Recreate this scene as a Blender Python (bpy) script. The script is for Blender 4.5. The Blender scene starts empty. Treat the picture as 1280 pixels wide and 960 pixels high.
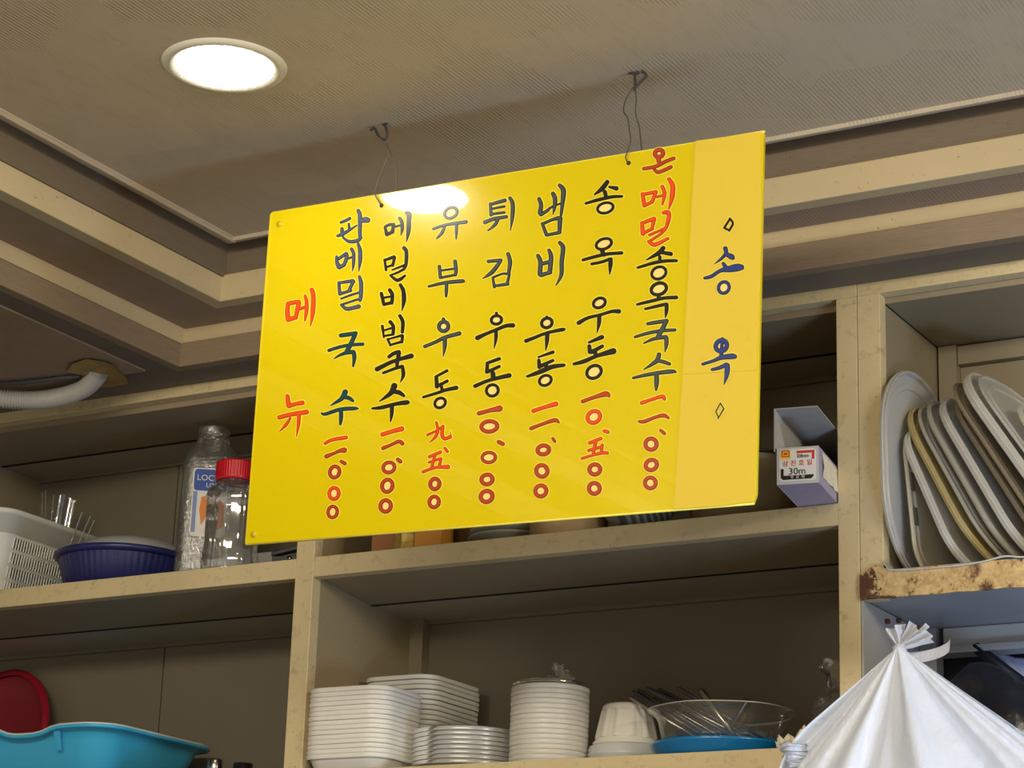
import bpy, math, random
from mathutils import Vector, Matrix, noise
random.seed(7)
sc = bpy.context.scene
col = sc.collection

# ------------------------------------------------------------------ camera
F_PX = 2927.363
CAM = Vector((0.0, -2.6, 1.35))
R0 = Vector((0.868632781, 0.494398096, 0.032366886))      # right
R1 = Vector((-0.120968570, 0.274979049, -0.953809796))      # down
R2 = Vector((-0.480461963, 0.824595080, 0.298662446))      # forward
cd = bpy.data.cameras.new('camera'); cam = bpy.data.objects.new('camera', cd); col.objects.link(cam)
m = Matrix.Identity(4)
for i, v in enumerate((R0, -R1, -R2)):
    for j in range(3): m[j][i] = v[j]
m.translation = CAM
cam.matrix_world = m
cd.sensor_fit = 'HORIZONTAL'; cd.sensor_width = 36.0; cd.lens = 36.0 * F_PX / 1280.0
cd.clip_start = 0.02; cd.clip_end = 60
sc.camera = cam

# ------------------------------------------------------------------ light
w = bpy.data.worlds.new('world'); sc.world = w; w.use_nodes = True
w.node_tree.nodes['Background'].inputs[0].default_value = (1.0, 0.90, 0.74, 1)
w.node_tree.nodes['Background'].inputs[1].default_value = 0.60
def area(name, loc, target, sx, sy, power, colr):
    l = bpy.data.lights.new(name, 'AREA'); l.shape = 'RECTANGLE'; l.size = sx; l.size_y = sy
    l.energy = power; l.color = colr
    o = bpy.data.objects.new(name, l); col.objects.link(o); o.location = loc
    o.rotation_euler = (Vector(target) - Vector(loc)).to_track_quat('-Z', 'Y').to_euler()
    return o
area('kitchen_tube_light', (-0.95, -2.3, 2.44), (-1.5, 0, 1.95), 1.5, 0.26, 40, (1.0, 0.90, 0.72))
area('cool_work_light', (-0.25, -0.55, 1.35), (-0.95, 0.05, 1.9), 0.25, 0.25, 6.0, (0.45, 0.66, 1.0))
area('side_tube_light', (1.15, -1.1, 2.36), (-1.2, 0, 2.1), 0.7, 0.14, 17, (1.0, 0.90, 0.72))
sc.view_settings.view_transform = 'Standard'; sc.view_settings.look = 'None'
sc.view_settings.gamma = 1.0; sc.view_settings.use_curve_mapping = False
sc.view_settings.exposure = 0.0

# ------------------------------------------------------------------ helpers
def ray(px, py): return R0 * ((px - 640) / F_PX) + R1 * ((py - 480) / F_PX) + R2
def atY(px, py, Y):
    d = ray(px, py); return CAM + d * ((Y - CAM.y) / d.y)
def atZ(px, py, Z):
    d = ray(px, py); return CAM + d * ((Z - CAM.z) / d.z)

class MB:
    def __init__(s): s.v = []; s.f = []; s.m = []; s.sm = []
    def add(s, vs, fs, mi=0, sm=False):
        b = len(s.v); s.v += [tuple(v) for v in vs]
        for f in fs: s.f.append(tuple(b + i for i in f)); s.m.append(mi); s.sm.append(sm)
    def box(s, x0, x1, y0, y1, z0, z1, mi=0):
        vs = [(x, y, z) for x in (x0, x1) for y in (y0, y1) for z in (z0, z1)]
        s.add(vs, [(0,1,3,2),(4,6,7,5),(0,4,5,1),(2,3,7,6),(0,2,6,4),(1,5,7,3)], mi)
    def prism(s, pts, off, mi=0):       # pts polygon, off = extrude vector
        n = len(pts); a = [Vector(p) for p in pts]; b = [p + Vector(off) for p in a]
        s.add(a + b, [tuple(range(n)), tuple(range(2*n-1, n-1, -1))] + [(i, i+n, (i+1) % n + n, (i+1) % n) for i in range(n)], mi)
    def loft(s, rings, closed=True, cap0=False, cap1=False, mi=0, sm=True):
        n = len(rings[0]); vs = [p for r in rings for p in r]; fs = []
        for i in range(len(rings)-1):
            for j in range(n if closed else n-1):
                k = (j+1) % n; fs.append((i*n+j, i*n+k, (i+1)*n+k, (i+1)*n+j))
        if cap0: fs.append(tuple(range(n-1, -1, -1)))
        if cap1: fs.append(tuple((len(rings)-1)*n + j for j in range(n)))
        s.add(vs, fs, mi, sm)
    def tube(s, path, r, n=8, mi=0, cap=True):
        path = [Vector(p) for p in path]; rings = []
        rr = r if isinstance(r, (list, tuple)) else [r]*len(path)
        up = Vector((0.13, 0.27, 0.95)); 
        for i, p in enumerate(path):
            t = (path[min(i+1, len(path)-1)] - path[max(i-1, 0)]).normalized()
            a = t.cross(up)
            if a.length < .05: a = t.cross(Vector((1, 0, 0)))
            a.normalize(); b = t.cross(a); up = b.cross(t) if False else up
            rings.append([p + (a*math.cos(q) + b*math.sin(q))*rr[i] for q in [2*math.pi*k/n for k in range(n)]])
        s.loft(rings, True, cap, cap, mi)
    def lathe(s, prof, c=(0,0,0), n=32, mi=0, fl=None, cap0=False, cap1=False):
        rings = []
        for r, z in prof:
            rings.append([(c[0] + r*(fl(a) if fl else 1)*math.cos(a), c[1] + r*(fl(a) if fl else 1)*math.sin(a), c[2] + z) for a in [2*math.pi*k/n for k in range(n)]])
        s.loft(rings, True, cap0, cap1, mi)
    def build(s, name, mats, parent=None, bevel=0, solid=0):
        me = bpy.data.meshes.new(name); me.from_pydata(s.v, [], s.f); 
        mats = mats if isinstance(mats, (list, tuple)) else [mats]
        for mt in mats: me.materials.append(mt)
        for p, mi, sm in zip(me.polygons, s.m, s.sm): p.material_index = mi; p.use_smooth = sm
        me.update()
        o = bpy.data.objects.new(name, me); col.objects.link(o)
        if parent: o.parent = parent
        if solid:
            md = o.modifiers.new('thickness', 'SOLIDIFY'); md.thickness = solid; md.offset = 0
        if bevel:
            md = o.modifiers.new('bevel', 'BEVEL'); md.width = bevel; md.segments = 2; md.limit_method = 'ANGLE'
        return o
def tag(o, label=None, cat=None, group=None, kind=None):
    if label: o['label'] = label
    if cat: o['category'] = cat
    if group: o['group'] = group
    if kind: o['kind'] = kind
    return o
def empty(name, loc, rz=0, label=None, cat=None, group=None):
    o = bpy.data.objects.new(name, None); o.empty_display_size = 0.02; col.objects.link(o)
    o.location = loc; o.rotation_euler = (0, 0, rz)
    return tag(o, label, cat, group)
def copy_tree(o, parent=None):
    c = o.copy(); col.objects.link(c); c.parent = parent
    for ch in list(o.children): copy_tree(ch, c)
    return c
def boxo(name, mat, x0, x1, y0, y1, z0, z1, parent=None, bevel=0):
    b = MB(); b.box(x0, x1, y0, y1, z0, z1); return b.build(name, mat, parent, bevel)
def rrect(hx, hy, r, k=6, e=0):
    pts = []
    for cx, cy, a0 in ((hx-r, hy-r, 0), (-hx+r, hy-r, 90), (-hx+r, -hy+r, 180), (hx-r, -hy+r, 270)):
        for i in range(k+1):
            a = math.radians(a0 + 90*i/k); pts.append((cx + r*math.cos(a), cy + r*math.sin(a)))
    if e:
        out = []; n = len(pts)
        for i, p in enumerate(pts):
            out.append(p); q = pts[(i+1) % n]
            if i % (k+1) == k:
                for j in range(1, e): out.append((p[0] + (q[0]-p[0])*j/e, p[1] + (q[1]-p[1])*j/e))
        pts = out
    return pts
def spline(pts, n=6):
    out = []; P = [pts[0]] + list(pts) + [pts[-1]]
    for i in range(1, len(P)-2):
        p0, p1, p2, p3 = P[i-1:i+3]
        for k in range(n):
            t = k/n
            out.append(tuple(0.5*((2*b) + (-a+c)*t + (2*a-5*b+4*c-d)*t*t + (-a+3*b-3*c+d)*t**3) for a, b, c, d in zip(p0, p1, p2, p3)))
    out.append(tuple(pts[-1])); return out

# ------------------------------------------------------------------ materials
def sock(node, val, inp, nt):
    if hasattr(val, 'links') or hasattr(val, 'is_output'): nt.links.new(val, inp)
    else: inp.default_value = val
def base(name):
    mt = bpy.data.materials.new(name); mt.use_nodes = True; nt = mt.node_tree
    return mt, nt, nt.nodes['Principled BSDF']
def noise_n(nt, scale, detail=4, rough=.6, vec=None):
    n = nt.nodes.new('ShaderNodeTexNoise'); n.inputs['Scale'].default_value = scale
    n.inputs['Detail'].default_value = detail; n.inputs['Roughness'].default_value = rough
    if vec: nt.links.new(vec, n.inputs['Vector'])
    return n.outputs['Fac']
def coords(nt, scale=(1,1,1)):
    g = nt.nodes.new('ShaderNodeNewGeometry'); mp = nt.nodes.new('ShaderNodeMapping'); mp.inputs['Scale'].default_value = scale
    nt.links.new(g.outputs['Position'], mp.inputs['Vector']); return mp.outputs['Vector']
def ramp(nt, fac, a, b):
    r = nt.nodes.new('ShaderNodeMapRange'); r.inputs['From Min'].default_value = a; r.inputs['From Max'].default_value = b
    nt.links.new(fac, r.inputs['Value']); return r.outputs['Result']
def mixc(nt, fac, a, b):
    mx = nt.nodes.new('ShaderNodeMix'); mx.data_type = 'RGBA'
    for v, i in ((fac, 0), (a, 6), (b, 7)):
        if isinstance(v, (tuple, float, int)): mx.inputs[i].default_value = (*v, 1) if isinstance(v, tuple) else v
        else: nt.links.new(v, mx.inputs[i])
    return mx.outputs[2]
def math_n(nt, op, a, b):
    n = nt.nodes.new('ShaderNodeMath'); n.operation = op
    for v, i in ((a, 0), (b, 1)):
        if isinstance(v, (float, int)): n.inputs[i].default_value = v
        else: nt.links.new(v, n.inputs[i])
    return n.outputs[0]
def bump(nt, h, strength, dist, bs):
    b = nt.nodes.new('ShaderNodeBump'); b.inputs['Strength'].default_value = strength; b.inputs['Distance'].default_value = dist
    nt.links.new(h, b.inputs['Height']); nt.links.new(b.outputs['Normal'], bs.inputs['Normal'])
def plain(name, c, rough=.5, metal=0, spec=.5, var=.12, vs=30, bmp=0, trans=0, coat=0):
    mt, nt, bs = base(name); v = coords(nt)
    n = noise_n(nt, vs, 5, .65, v)
    nt.links.new(mixc(nt, n, tuple(x*(1-var) for x in c), tuple(min(1, x*(1+var)) for x in c)), bs.inputs['Base Color'])
    bs.inputs['Roughness'].default_value = rough; bs.inputs['Metallic'].default_value = metal
    bs.inputs['Specular IOR Level'].default_value = spec
    if coat: bs.inputs['Coat Weight'].default_value = coat; bs.inputs['Coat Roughness'].default_value = .03
    if bmp: bump(nt, noise_n(nt, vs*3, 4, .6, v), bmp, .002, bs)
    return mt
def paint(name, c, dirt, amount=.56, rough=.38, grain=0):
    mt, nt, bs = base(name); v = coords(nt)
    big = noise_n(nt, 5, 4, .6, v); mid = noise_n(nt, 55, 6, .7, v); spk = noise_n(nt, 190, 3, .6, v)
    c1 = mixc(nt, ramp(nt, big, .3, .7), c, tuple(x*.88 for x in c))
    c2 = mixc(nt, ramp(nt, mid, amount, amount+.16), c1, tuple(a*.55+b*.45 for a, b in zip(c, dirt)))
    c3 = mixc(nt, math_n(nt, 'MULTIPLY', ramp(nt, spk, .66, .74), .75), c2, dirt)
    if grain:
        gr = noise_n(nt, 25, 6, .7, coords(nt, grain)); c3 = mixc(nt, math_n(nt, 'MULTIPLY', ramp(nt, gr, .42, .7), .5), c3, dirt)
    nt.links.new(c3, bs.inputs['Base Color']); bs.inputs['Roughness'].default_value = rough
    bump(nt, mid, .25, .0015, bs); return mt
CREAM = paint('cream_paint', (.62, .505, .285), (.14, .08, .035), .54)
CREAM_SHADED = paint('cream_paint_shaded', (.26, .215, .14), (.13, .09, .05), .62, .42)  # same cream paint, its colour darkened to carry the shade inside
BACKP = plain('back_board', (.175, .148, .102), .45, var=.10, vs=9)
CREAM_TRIM = paint('cream_trim', (.50, .40, .235), (.16, .10, .05), .64, .5)
WOOD_V = paint('wood_trim_along_x', (.25, .185, .115), (.09, .06, .04), .7, .55, (1, 40, 40))
WOOD_H = paint('wood_trim_along_y', (.25, .185, .115), (.09, .06, .04), .7, .55, (40, 1, 40))
WOOD_DV = paint('dark_wood_trim_along_x', (.17, .13, .085), (.07, .05, .035), .7, .55, (1, 40, 40))
WOOD_DH = paint('dark_wood_trim_along_y', (.17, .13, .085), (.07, .05, .035), .7, .55, (40, 1, 40))
DARKTRIM = plain('dark_trim_board', (.13, .105, .08), .6, var=.08)  # trim boards of a darker material
def wallpaper(name, c):
    mt, nt, bs = base(name); v = coords(nt)
    wv = nt.nodes.new('ShaderNodeTexWave'); wv.wave_type = 'BANDS'; wv.bands_direction = 'X'
    wv.inputs['Scale'].default_value = 62; wv.inputs['Distortion'].default_value = 1.2; wv.inputs['Detail'].default_value = 3
    nt.links.new(coords(nt, (1, .15, 1)), wv.inputs['Vector'])
    vo = nt.nodes.new('ShaderNodeTexVoronoi'); vo.inputs['Scale'].default_value = 9; nt.links.new(v, vo.inputs['Vector'])
    sp = nt.nodes.new('ShaderNodeSeparateColor'); nt.links.new(vo.outputs['Color'], sp.inputs[0])
    mask = ramp(nt, math_n(nt, 'ADD', math_n(nt, 'MULTIPLY', sp.outputs[0], .5), noise_n(nt, 16, 4, .6, v)), .55, .95)
    h = math_n(nt, 'MULTIPLY', wv.outputs['Fac'], mask)
    fine = noise_n(nt, 90, 5, .7, coords(nt, (1, .2, 1)))
    hh = math_n(nt, 'ADD', h, math_n(nt, 'MULTIPLY', fine, .6))
    cc = mixc(nt, math_n(nt, 'MULTIPLY', h, .32), c, tuple(x*.62 for x in c))
    cc = mixc(nt, math_n(nt, 'MULTIPLY', ramp(nt, fine, .5, .8), .35), cc, tuple(x*.6 for x in c))
    cc = mixc(nt, ramp(nt, noise_n(nt, 2.2, 3, .5, v), .35, .7), cc, tuple(x*.86 for x in c)) if False else cc
    nt.links.new(cc, bs.inputs['Base Color']); bs.inputs['Roughness'].default_value = .7; bs.inputs['Specular IOR Level'].default_value = .25
    bump(nt, hh, .35, .001, bs); return mt
PAPER_C = wallpaper('ceiling_wallpaper', (.54, .45, .32))
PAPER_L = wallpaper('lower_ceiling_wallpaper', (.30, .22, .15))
def rust(name):
    mt, nt, bs = base(name); v = coords(nt)
    a = noise_n(nt, 26, 7, .7, v); b = noise_n(nt, 110, 5, .7, v)
    c = mixc(nt, ramp(nt, b, .35, .65), (.60, .44, .20), (.40, .24, .09))
    edge = noise_n(nt, 30, 6, .75, coords(nt, (1, 1, .35))); c = mixc(nt, ramp(nt, math_n(nt, 'ADD', math_n(nt, 'MULTIPLY', a, .5), math_n(nt, 'MULTIPLY', edge, .5)), .53, .60), c, (.11, .04, .016))
    sx = nt.nodes.new('ShaderNodeSeparateXYZ'); nt.links.new(v, sx.inputs[0])
    dz = math_n(nt, 'ABSOLUTE', math_n(nt, 'SUBTRACT', sx.outputs[2], 1.9725), 0.0); ed = ramp(nt, dz, .010, .022)
    lf = ramp(nt, sx.outputs[0], -.985, -1.002)
    c = mixc(nt, ramp(nt, math_n(nt, 'ADD', math_n(nt, 'MULTIPLY', math_n(nt, 'MAXIMUM', ed, lf), .16), noise_n(nt, 55, 6, .75, v)), .60, .66), c, (.075, .028, .012))
    nt.links.new(c, bs.inputs['Base Color']); bs.inputs['Roughness'].default_value = .8; bump(nt, a, .8, .003, bs); return mt
RUST = rust('rusted_paint')
def partial_rust(name, c):
    mt, nt, bs = base(name); v = coords(nt)
    a = noise_n(nt, 30, 6, .7, v)
    nt.links.new(mixc(nt, ramp(nt, a, .58, .68), c, (.16, .09, .04)), bs.inputs['Base Color']); bs.inputs['Roughness'].default_value = .45
    return mt
METALP = partial_rust('worn_white_metal', (.42, .42, .40))
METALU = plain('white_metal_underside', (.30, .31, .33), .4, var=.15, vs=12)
def glass(name, tint, gloss=.12, diff=.06, rough=.04, bmp=0, bs_scale=200):
    mt = bpy.data.materials.new(name); mt.use_nodes = True; nt = mt.node_tree; nt.nodes.clear()
    out = nt.nodes.new('ShaderNodeOutputMaterial'); tr = nt.nodes.new('ShaderNodeBsdfTransparent'); tr.inputs[0].default_value = (*tint, 1)
    gl = nt.nodes.new('ShaderNodeBsdfGlossy'); gl.inputs['Roughness'].default_value = rough; gl.inputs[0].default_value = (1, 1, 1, 1)
    df = nt.nodes.new('ShaderNodeBsdfDiffuse'); df.inputs[0].default_value = (.75, .76, .74, 1)
    lw = nt.nodes.new('ShaderNodeLayerWeight'); lw.inputs[0].default_value = .35
    f = math_n(nt, 'ADD', math_n(nt, 'MULTIPLY', lw.outputs['Fresnel'], .8), gloss)
    m1 = nt.nodes.new('ShaderNodeMixShader'); m2 = nt.nodes.new('ShaderNodeMixShader')
    m1.inputs[0].default_value = diff; nt.links.new(tr.outputs[0], m1.inputs[1]); nt.links.new(df.outputs[0], m1.inputs[2])
    nt.links.new(f, m2.inputs[0]); nt.links.new(m1.outputs[0], m2.inputs[1]); nt.links.new(gl.outputs[0], m2.inputs[2])
    if bmp:
        b = nt.nodes.new('ShaderNodeBump'); b.inputs['Strength'].default_value = bmp; b.inputs['Distance'].default_value = .002
        nt.links.new(noise_n(nt, bs_scale, 2, .5, coords(nt)), b.inputs['Height']); nt.links.new(b.outputs[0], gl.inputs['Normal'])
    nt.links.new(m2.outputs[0], out.inputs[0]); return mt
CLEAR = glass('clear_plastic', (.90, .91, .90))
HAMMER = glass('pebbled_clear_plastic', (.66, .66, .62), .14, .07, .14, 1.0, 260)
WRAP = glass('plastic_wrap', (.92, .92, .91), .12, .12, .12, 1.0, 60)
FROST = glass('milky_clear_plastic', (.74, .74, .76), .03, .45, .22)
def flat(name, c, rough=.5, spec=.4): return plain(name, c, rough, 0, spec, .05, 40)
WHITEP = plain('white_plastic', (.66, .64, .58), .35, var=.05)
WHITEP2 = plain('white_tray_plastic', (.74, .72, .66), .4, var=.05)

# sign materials
def signmat(name, c, rough, coat, spots):
    mt, nt, bs = base(name); v = coords(nt)
    n = noise_n(nt, 260, 2, .5, v); s2 = noise_n(nt, 45, 4, .7, v)
    c2 = mixc(nt, math_n(nt, 'MULTIPLY', ramp(nt, s2, .6, .8), spots), c, tuple(x*.75 for x in c))
    c2 = mixc(nt, math_n(nt, 'MULTIPLY', ramp(nt, n, .76, .8), .7), c2, (.35, .22, .03))
    nt.links.new(c2, bs.inputs['Base Color']); bs.inputs['Roughness'].default_value = rough
    bs.inputs['Specular IOR Level'].default_value = .5 if coat else .2
    if coat: bs.inputs['Coat Weight'].default_value = 1; bs.inputs['Coat Roughness'].default_value = .015
    out = nt.nodes['Material Output']; tr = nt.nodes.new('ShaderNodeBsdfTranslucent'); tr.inputs[0].default_value = (*c, 1)
    mx = nt.nodes.new('ShaderNodeMixShader'); mx.inputs[0].default_value = .24
    nt.links.new(bs.outputs[0], mx.inputs[1]); nt.links.new(tr.outputs[0], mx.inputs[2]); nt.links.new(mx.outputs[0], out.inputs[0])
    return mt
SIGN_Y = signmat('glossy_yellow_acrylic', (.84, .675, .0), .22, 1, .25)
SIGN_E = flat('yellow_sign_edge', (.90, .76, .10), .4)
STRIP_Y = signmat('matte_yellow_paper', (.84, .645, .065), .55, 0, .35)
def ink(name, c): return flat(name, c, .25, .5)
INK = {
 'K': (ink('slate_ink_edge', (.012, .014, .010)), ink('slate_ink', (.055, .070, .075))),
 'B': (ink('violet_ink_edge', (.030, .035, .050)), ink('violet_ink', (.075, .09, .165))),
 'N': (ink('black_ink_edge', (.020, .010, .002)), ink('black_ink', (.014, .016, .012))),
 'T': (ink('teal_ink_edge', (.020, .035, .025)), ink('teal_ink', (.010, .055, .062))),
 'R': (ink('red_ink_edge', (.48, .05, .006)), ink('red_ink', (.76, .075, .008))),
 'M': (ink('maroon_ink_edge', (.24, .032, .004)), ink('maroon_ink', (.46, .055, .016))),
 'U': (ink('blue_ink_edge', (.018, .020, .035)), ink('blue_ink', (.020, .042, .21))),
}
HALO = ink('pale_yellow_outline', (.93, .79, .10)); FILL = ink('cream_fill', (.92, .68, .22))

# ------------------------------------------------------------------ structure
ZC = 2.49
def struct(name, mb, mat, **k): return tag(mb.build(name, mat, **k), kind='structure')
b = MB(); b.box(-1.858, 1.6, -4.2, -.187, ZC, ZC+.012); b.box(-1.92, 1.6, -4.2, -.12, ZC+.012, ZC+.05)
struct('ceiling', b, PAPER_C)
# raised centre panel edge bead
b = MB(); b.prism([(-1.862, -.183, ZC-.002), (-1.858, -.191, ZC-.004), (-1.850, -.195, ZC), (-1.850, -.183, ZC+.004)], (3.4, 0, 0))
b.prism([(-1.866, -.183, ZC-.002), (-1.858, -.183, ZC-.004), (-1.850, -.183, ZC), (-1.866, -.183, ZC+.006)], (0, -4, 0))
struct('trim_1', b, PAPER_C)
# upper step: dark board with cream board below, back run and left run
b = MB(); b.box(-1.898, 1.6, -.150, -.130, 2.452, ZC+.012); struct('trim_2', b, WOOD_DV)
b = MB(); b.box(-1.918, -1.894, -4.2, -.130, 2.452, ZC+.012); struct('trim_3', b, WOOD_DH)
b = MB(); b.box(-1.902, 1.6, -.154, -.130, 2.416, 2.455); struct('trim_4', b, CREAM_TRIM, bevel=.0015)
b = MB(); b.box(-1.922, -1.898, -4.2, -.130, 2.416, 2.455); struct('trim_5', b, CREAM_TRIM, bevel=.0015)
# middle ledge
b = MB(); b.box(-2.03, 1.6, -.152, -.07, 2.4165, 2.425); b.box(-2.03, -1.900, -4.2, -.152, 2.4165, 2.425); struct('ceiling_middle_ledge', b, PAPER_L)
b = MB(); b.box(-2.020, 1.6, -.076, -.060, 2.393, 2.4175); struct('trim_6', b, CREAM_TRIM)
b = MB(); b.box(-2.036, -2.018, -4.2, -.060, 2.393, 2.4175); struct('trim_7', b, CREAM_TRIM)
b = MB(); b.box(-2.024, 1.6, -.079, -.060, 2.359, 2.395); struct('trim_8', b, WOOD_V, bevel=.001)
b = MB(); b.box(-2.038, -2.021, -4.2, -.060, 2.359, 2.395); struct('trim_9', b, WOOD_H, bevel=.001)
# lower soffit with proud board strips
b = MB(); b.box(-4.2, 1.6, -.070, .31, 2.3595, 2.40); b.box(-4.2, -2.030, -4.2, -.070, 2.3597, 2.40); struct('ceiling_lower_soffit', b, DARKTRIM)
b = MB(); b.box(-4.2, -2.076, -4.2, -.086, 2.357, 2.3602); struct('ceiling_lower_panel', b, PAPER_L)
b = MB(); b.box(-4.2, 1.6, .31, .36, 0, 2.5); struct('wall_back', b, CREAM_SHADED)
b = MB(); b.box(-4.2, 1.6, -4.2, .36, -.05, 0); struct('floor', b, plain('floor_tile', (.30, .27, .22), .5))
b = MB(); b.box(-4.25, -4.2, -4.2, .36, 0, 2.5); struct('wall_left', b, plain('side_wall', (.5, .45, .36), .7))

# ------------------------------------------------------------------ cabinet
SOFF = plain('shelf_underside', (.27, .215, .135), .5, var=.12, vs=14); SOFF2 = plain('rear_board_underside', (.38, .33, .25), .5, var=.08, vs=14); SIDEP = paint('cream_side_panel', (.34, .27, .155), (.13, .09, .05), .62, .42); GAPM = flat('dark_gap_strip', (.006, .005, .004), .9)  # side panel cream is likewise darkened for the shaded interior
cab = empty('wall_cabinet', (-1.8, 0, 0), 0, 'cream painted built-in open cabinet with three rows of shelves along the wall', 'cabinet')
cab.location = (0, 0, 0)
XL, XM0, XM1, XR0, XR1 = -3.0, -1.852, -1.822, -1.048, -1.0205
ZB, ZU, ZT = 1.784, 2.080, 2.344
ZBOT = 1.20
def cpart(name, mat, *a, **k): return boxo(name, mat, *a, parent=cab, **k)
cpart('stile', CREAM, XM0, XM1, 0, .02, ZBOT, ZT, bevel=.0008)
cpart('stile', CREAM, XR0, XR1, 0, .02, ZBOT, ZT, bevel=.0008)
cpart('stile', CREAM, XL, XL+.03, 0, .02, ZBOT, ZT)
cpart('top_rail', CREAM, XL, XR1, -.0005, .02, ZT, 2.362, bevel=.0008)
for x0, x1 in ((XL+.03, XM0), (XM1, XR0)):
    cpart('shelf_lip', CREAM, x0, x1, .0003, .02, 2.052, ZU, bevel=.0008)
    for ya, yb in ((.02, .145), (.154, .30)):
        b = MB(); b.prism([(x0, ya, ZU-.001), (x0, ya, 2.0525 if ya < .1 else 2.041), (x0, yb, 2.041), (x0, yb, ZU-.001)], (x1-x0, 0, 0)); b.build('shelf_board', SOFF if ya < .1 else SOFF2, cab)
    cpart('board_gap', GAPM, x0, x1, .1452, .1538, 2.0407, ZU-.002)
    cpart('shelf_lip', CREAM, x0, x1, .0003, .02, 1.752, ZB, bevel=.0008)
    cpart('shelf_board', CREAM_SHADED, x0, x1, .02, .30, 1.741, ZB-.001)
    cpart('top_board', SOFF, x0, x1, .02, .172, 2.335, 2.36)
    cpart('top_board', SOFF2, x0, x1, .181, .30, 2.335, 2.36)
    cpart('board_gap', GAPM, x0, x1, .1722, .1808, 2.3348, 2.355)
    for z0, z1 in ((ZB, 2.041), (ZU, 2.336), (ZBOT, 1.741)):
        cpart('back_batten', BACKP, x0, x1, .268, .275, z1-.006, z1)
for x0, x1 in ((XM0, XM1), (XR0, XR1), (XL, XL+.03)):
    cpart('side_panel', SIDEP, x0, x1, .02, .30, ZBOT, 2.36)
for x0 in (XM1, XL+.03):
    cpart('back_batten', CREAM_SHADED, x0, x0+.022, .255, .275, ZBOT, 2.34)
cpart('back_batten', CREAM_SHADED, -2.60, -2.575, .02, .275, ZU, 2.336)
# back panels, split at a seam in the left bay
SEAM = atY(203, 850, .275).x
for x0, x1 in ((XL, SEAM-.0012), (SEAM+.0012, XM1), (XM1, XR1)):
    cpart('back_panel', BACKP, x0, x1, .275, .283, ZBOT, 2.36)
cpart('backing', flat('dark_gap', (.02, .016, .012), .9), XL, XR1, .283, .30, ZBOT, 2.36)

cab2 = empty('side_cabinet', (0, 0, 0), 0, 'cream cabinet bay at the right holding upright plastic lids', 'cabinet')
def dpart(name, mat, *a, **k): return boxo(name, mat, *a, parent=cab2, **k)
X2 = -.990
dpart('stile', CREAM, XR1+.0006, X2, 0, .02, 1.957, ZT, bevel=.0008)
dpart('top_rail', CREAM, XR1+.0006, .2, 0, .02, ZT, 2.362, bevel=.0008)
dpart('side_panel', CREAM_SHADED, X2-.012, X2-.001, .0205, .26, 1.9915, 2.335)
dpart('top_board', CREAM_SHADED, X2, .2, .02, .216, 2.336, 2.36)
dpart('back_batten', CREAM_SHADED, X2+.002, X2+.026, .206, .22, 1.9915, 2.335)
dpart('back_batten', CREAM_SHADED, X2+.027, .2, .21, .222, 2.309, 2.334)
dpart('back_panel', CREAM_SHADED, X2+.02, .2, .224, .23, 1.99, 2.334)

# rusty metal shelf
ms = empty('metal_shelf', (0, 0, 0), 0, 'rust-streaked white metal shelf under the upright lids', 'shelf')
b = MB(); n = 60
pts = []
for i in range(n+1):
    x = -1.0195 + i*(1.2/n); pts.append(x)
top = []; bot = []
for i, x in enumerate(pts):
    zt = 1.9895 + .0008*math.sin(i*1.7); 
    if x < -.985: zt = 1.990 + (.007 if x > -1.004 else .003*(i % 2) - .004) 
    top.append((x, -.004, zt)); bot.append((x, -.004, 1.956 + .0008*math.sin(i*2.3)))
vs = top + bot + [(x, -.0005, z) for x, y, z in top] + [(x, -.0005, z) for x, y, z in bot]; N = n+1
fs = []
for i in range(n):
    fs += [(i, i+N, i+1+N, i+1), (i+2*N, i+1+2*N, i+1+3*N, i+3*N), (i, i+1, i+1+2*N, i+2*N), (i+N, i+3*N, i+1+3*N, i+1+N)]
fs += [(0, 2*N, 3*N, N), (n, n+N, n+3*N, n+2*N)]
b.add(vs, fs); b.build('front_band', RUST, ms)
b = MB()
lip = [atY(*q, -.006) for q in ((1103, 702), (1107, 708), (1115, 713.5), (1160, 711), (1204, 707), (1232, 702), (1256, 696), (1282, 697), (1340, 690))]
lip = [Vector(p) for p in spline([tuple(p) for p in lip], 4)]
b.loft([[p + Vector((0, 0, 0)), p + Vector((0, 0, .0018)), p + Vector((0, .030, .0018)), p + Vector((0, .030, 0))] for p in lip], True, True, True, sm=False)
b.build('lip', METALP, ms)
boxo('shelf_plate', METALU, -1.0165, .2, .0205, .2615, 1.958, 1.991, ms); boxo('shelf_plate', METALU, -.9895, .2, -.0004, .0204, 1.958, 1.991, ms)
bm_ = boxo('rear_beam', METALP, -.987, .2, .195, .215, 1.931, 1.9575, ms, bevel=.002)
boxo('rear_beam_flange', METALU, -.995, .2, .180, .215, 1.922, 1.9305, ms)
mp_ = boxo('side_plate', plain('pale_metal_side', (.36, .35, .34), .4, var=.2, vs=10), -1.0195, -1.0165, .0, .2615, 1.20, 1.9565, ms)
boxo('corner_post', METALU, -1.016, -.994, .19, .215, 1.70, 1.9575, ms)
RUSTD = flat('dark_rust', (.12, .045, .02), .8)
for px, py in ((1107, 777), (1121, 776), (1138, 789), (1146, 790)):
    p = atX = None
    d = ray(px, py); t = (-1.0165 - CAM.x)/d.x; q = CAM + d*t
    b = MB(); b.tube([q, q + Vector((.005, 0, 0))], .0032, 8); b.build('screw', RUSTD, ms)
boxo('lower_back_panel', plain('navy_back_panel', (.05, .055, .08), .5), -1.0165, .2, .262, .27, 1.20, 1.9575, ms)  # dark panel closing the bay at the back

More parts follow.
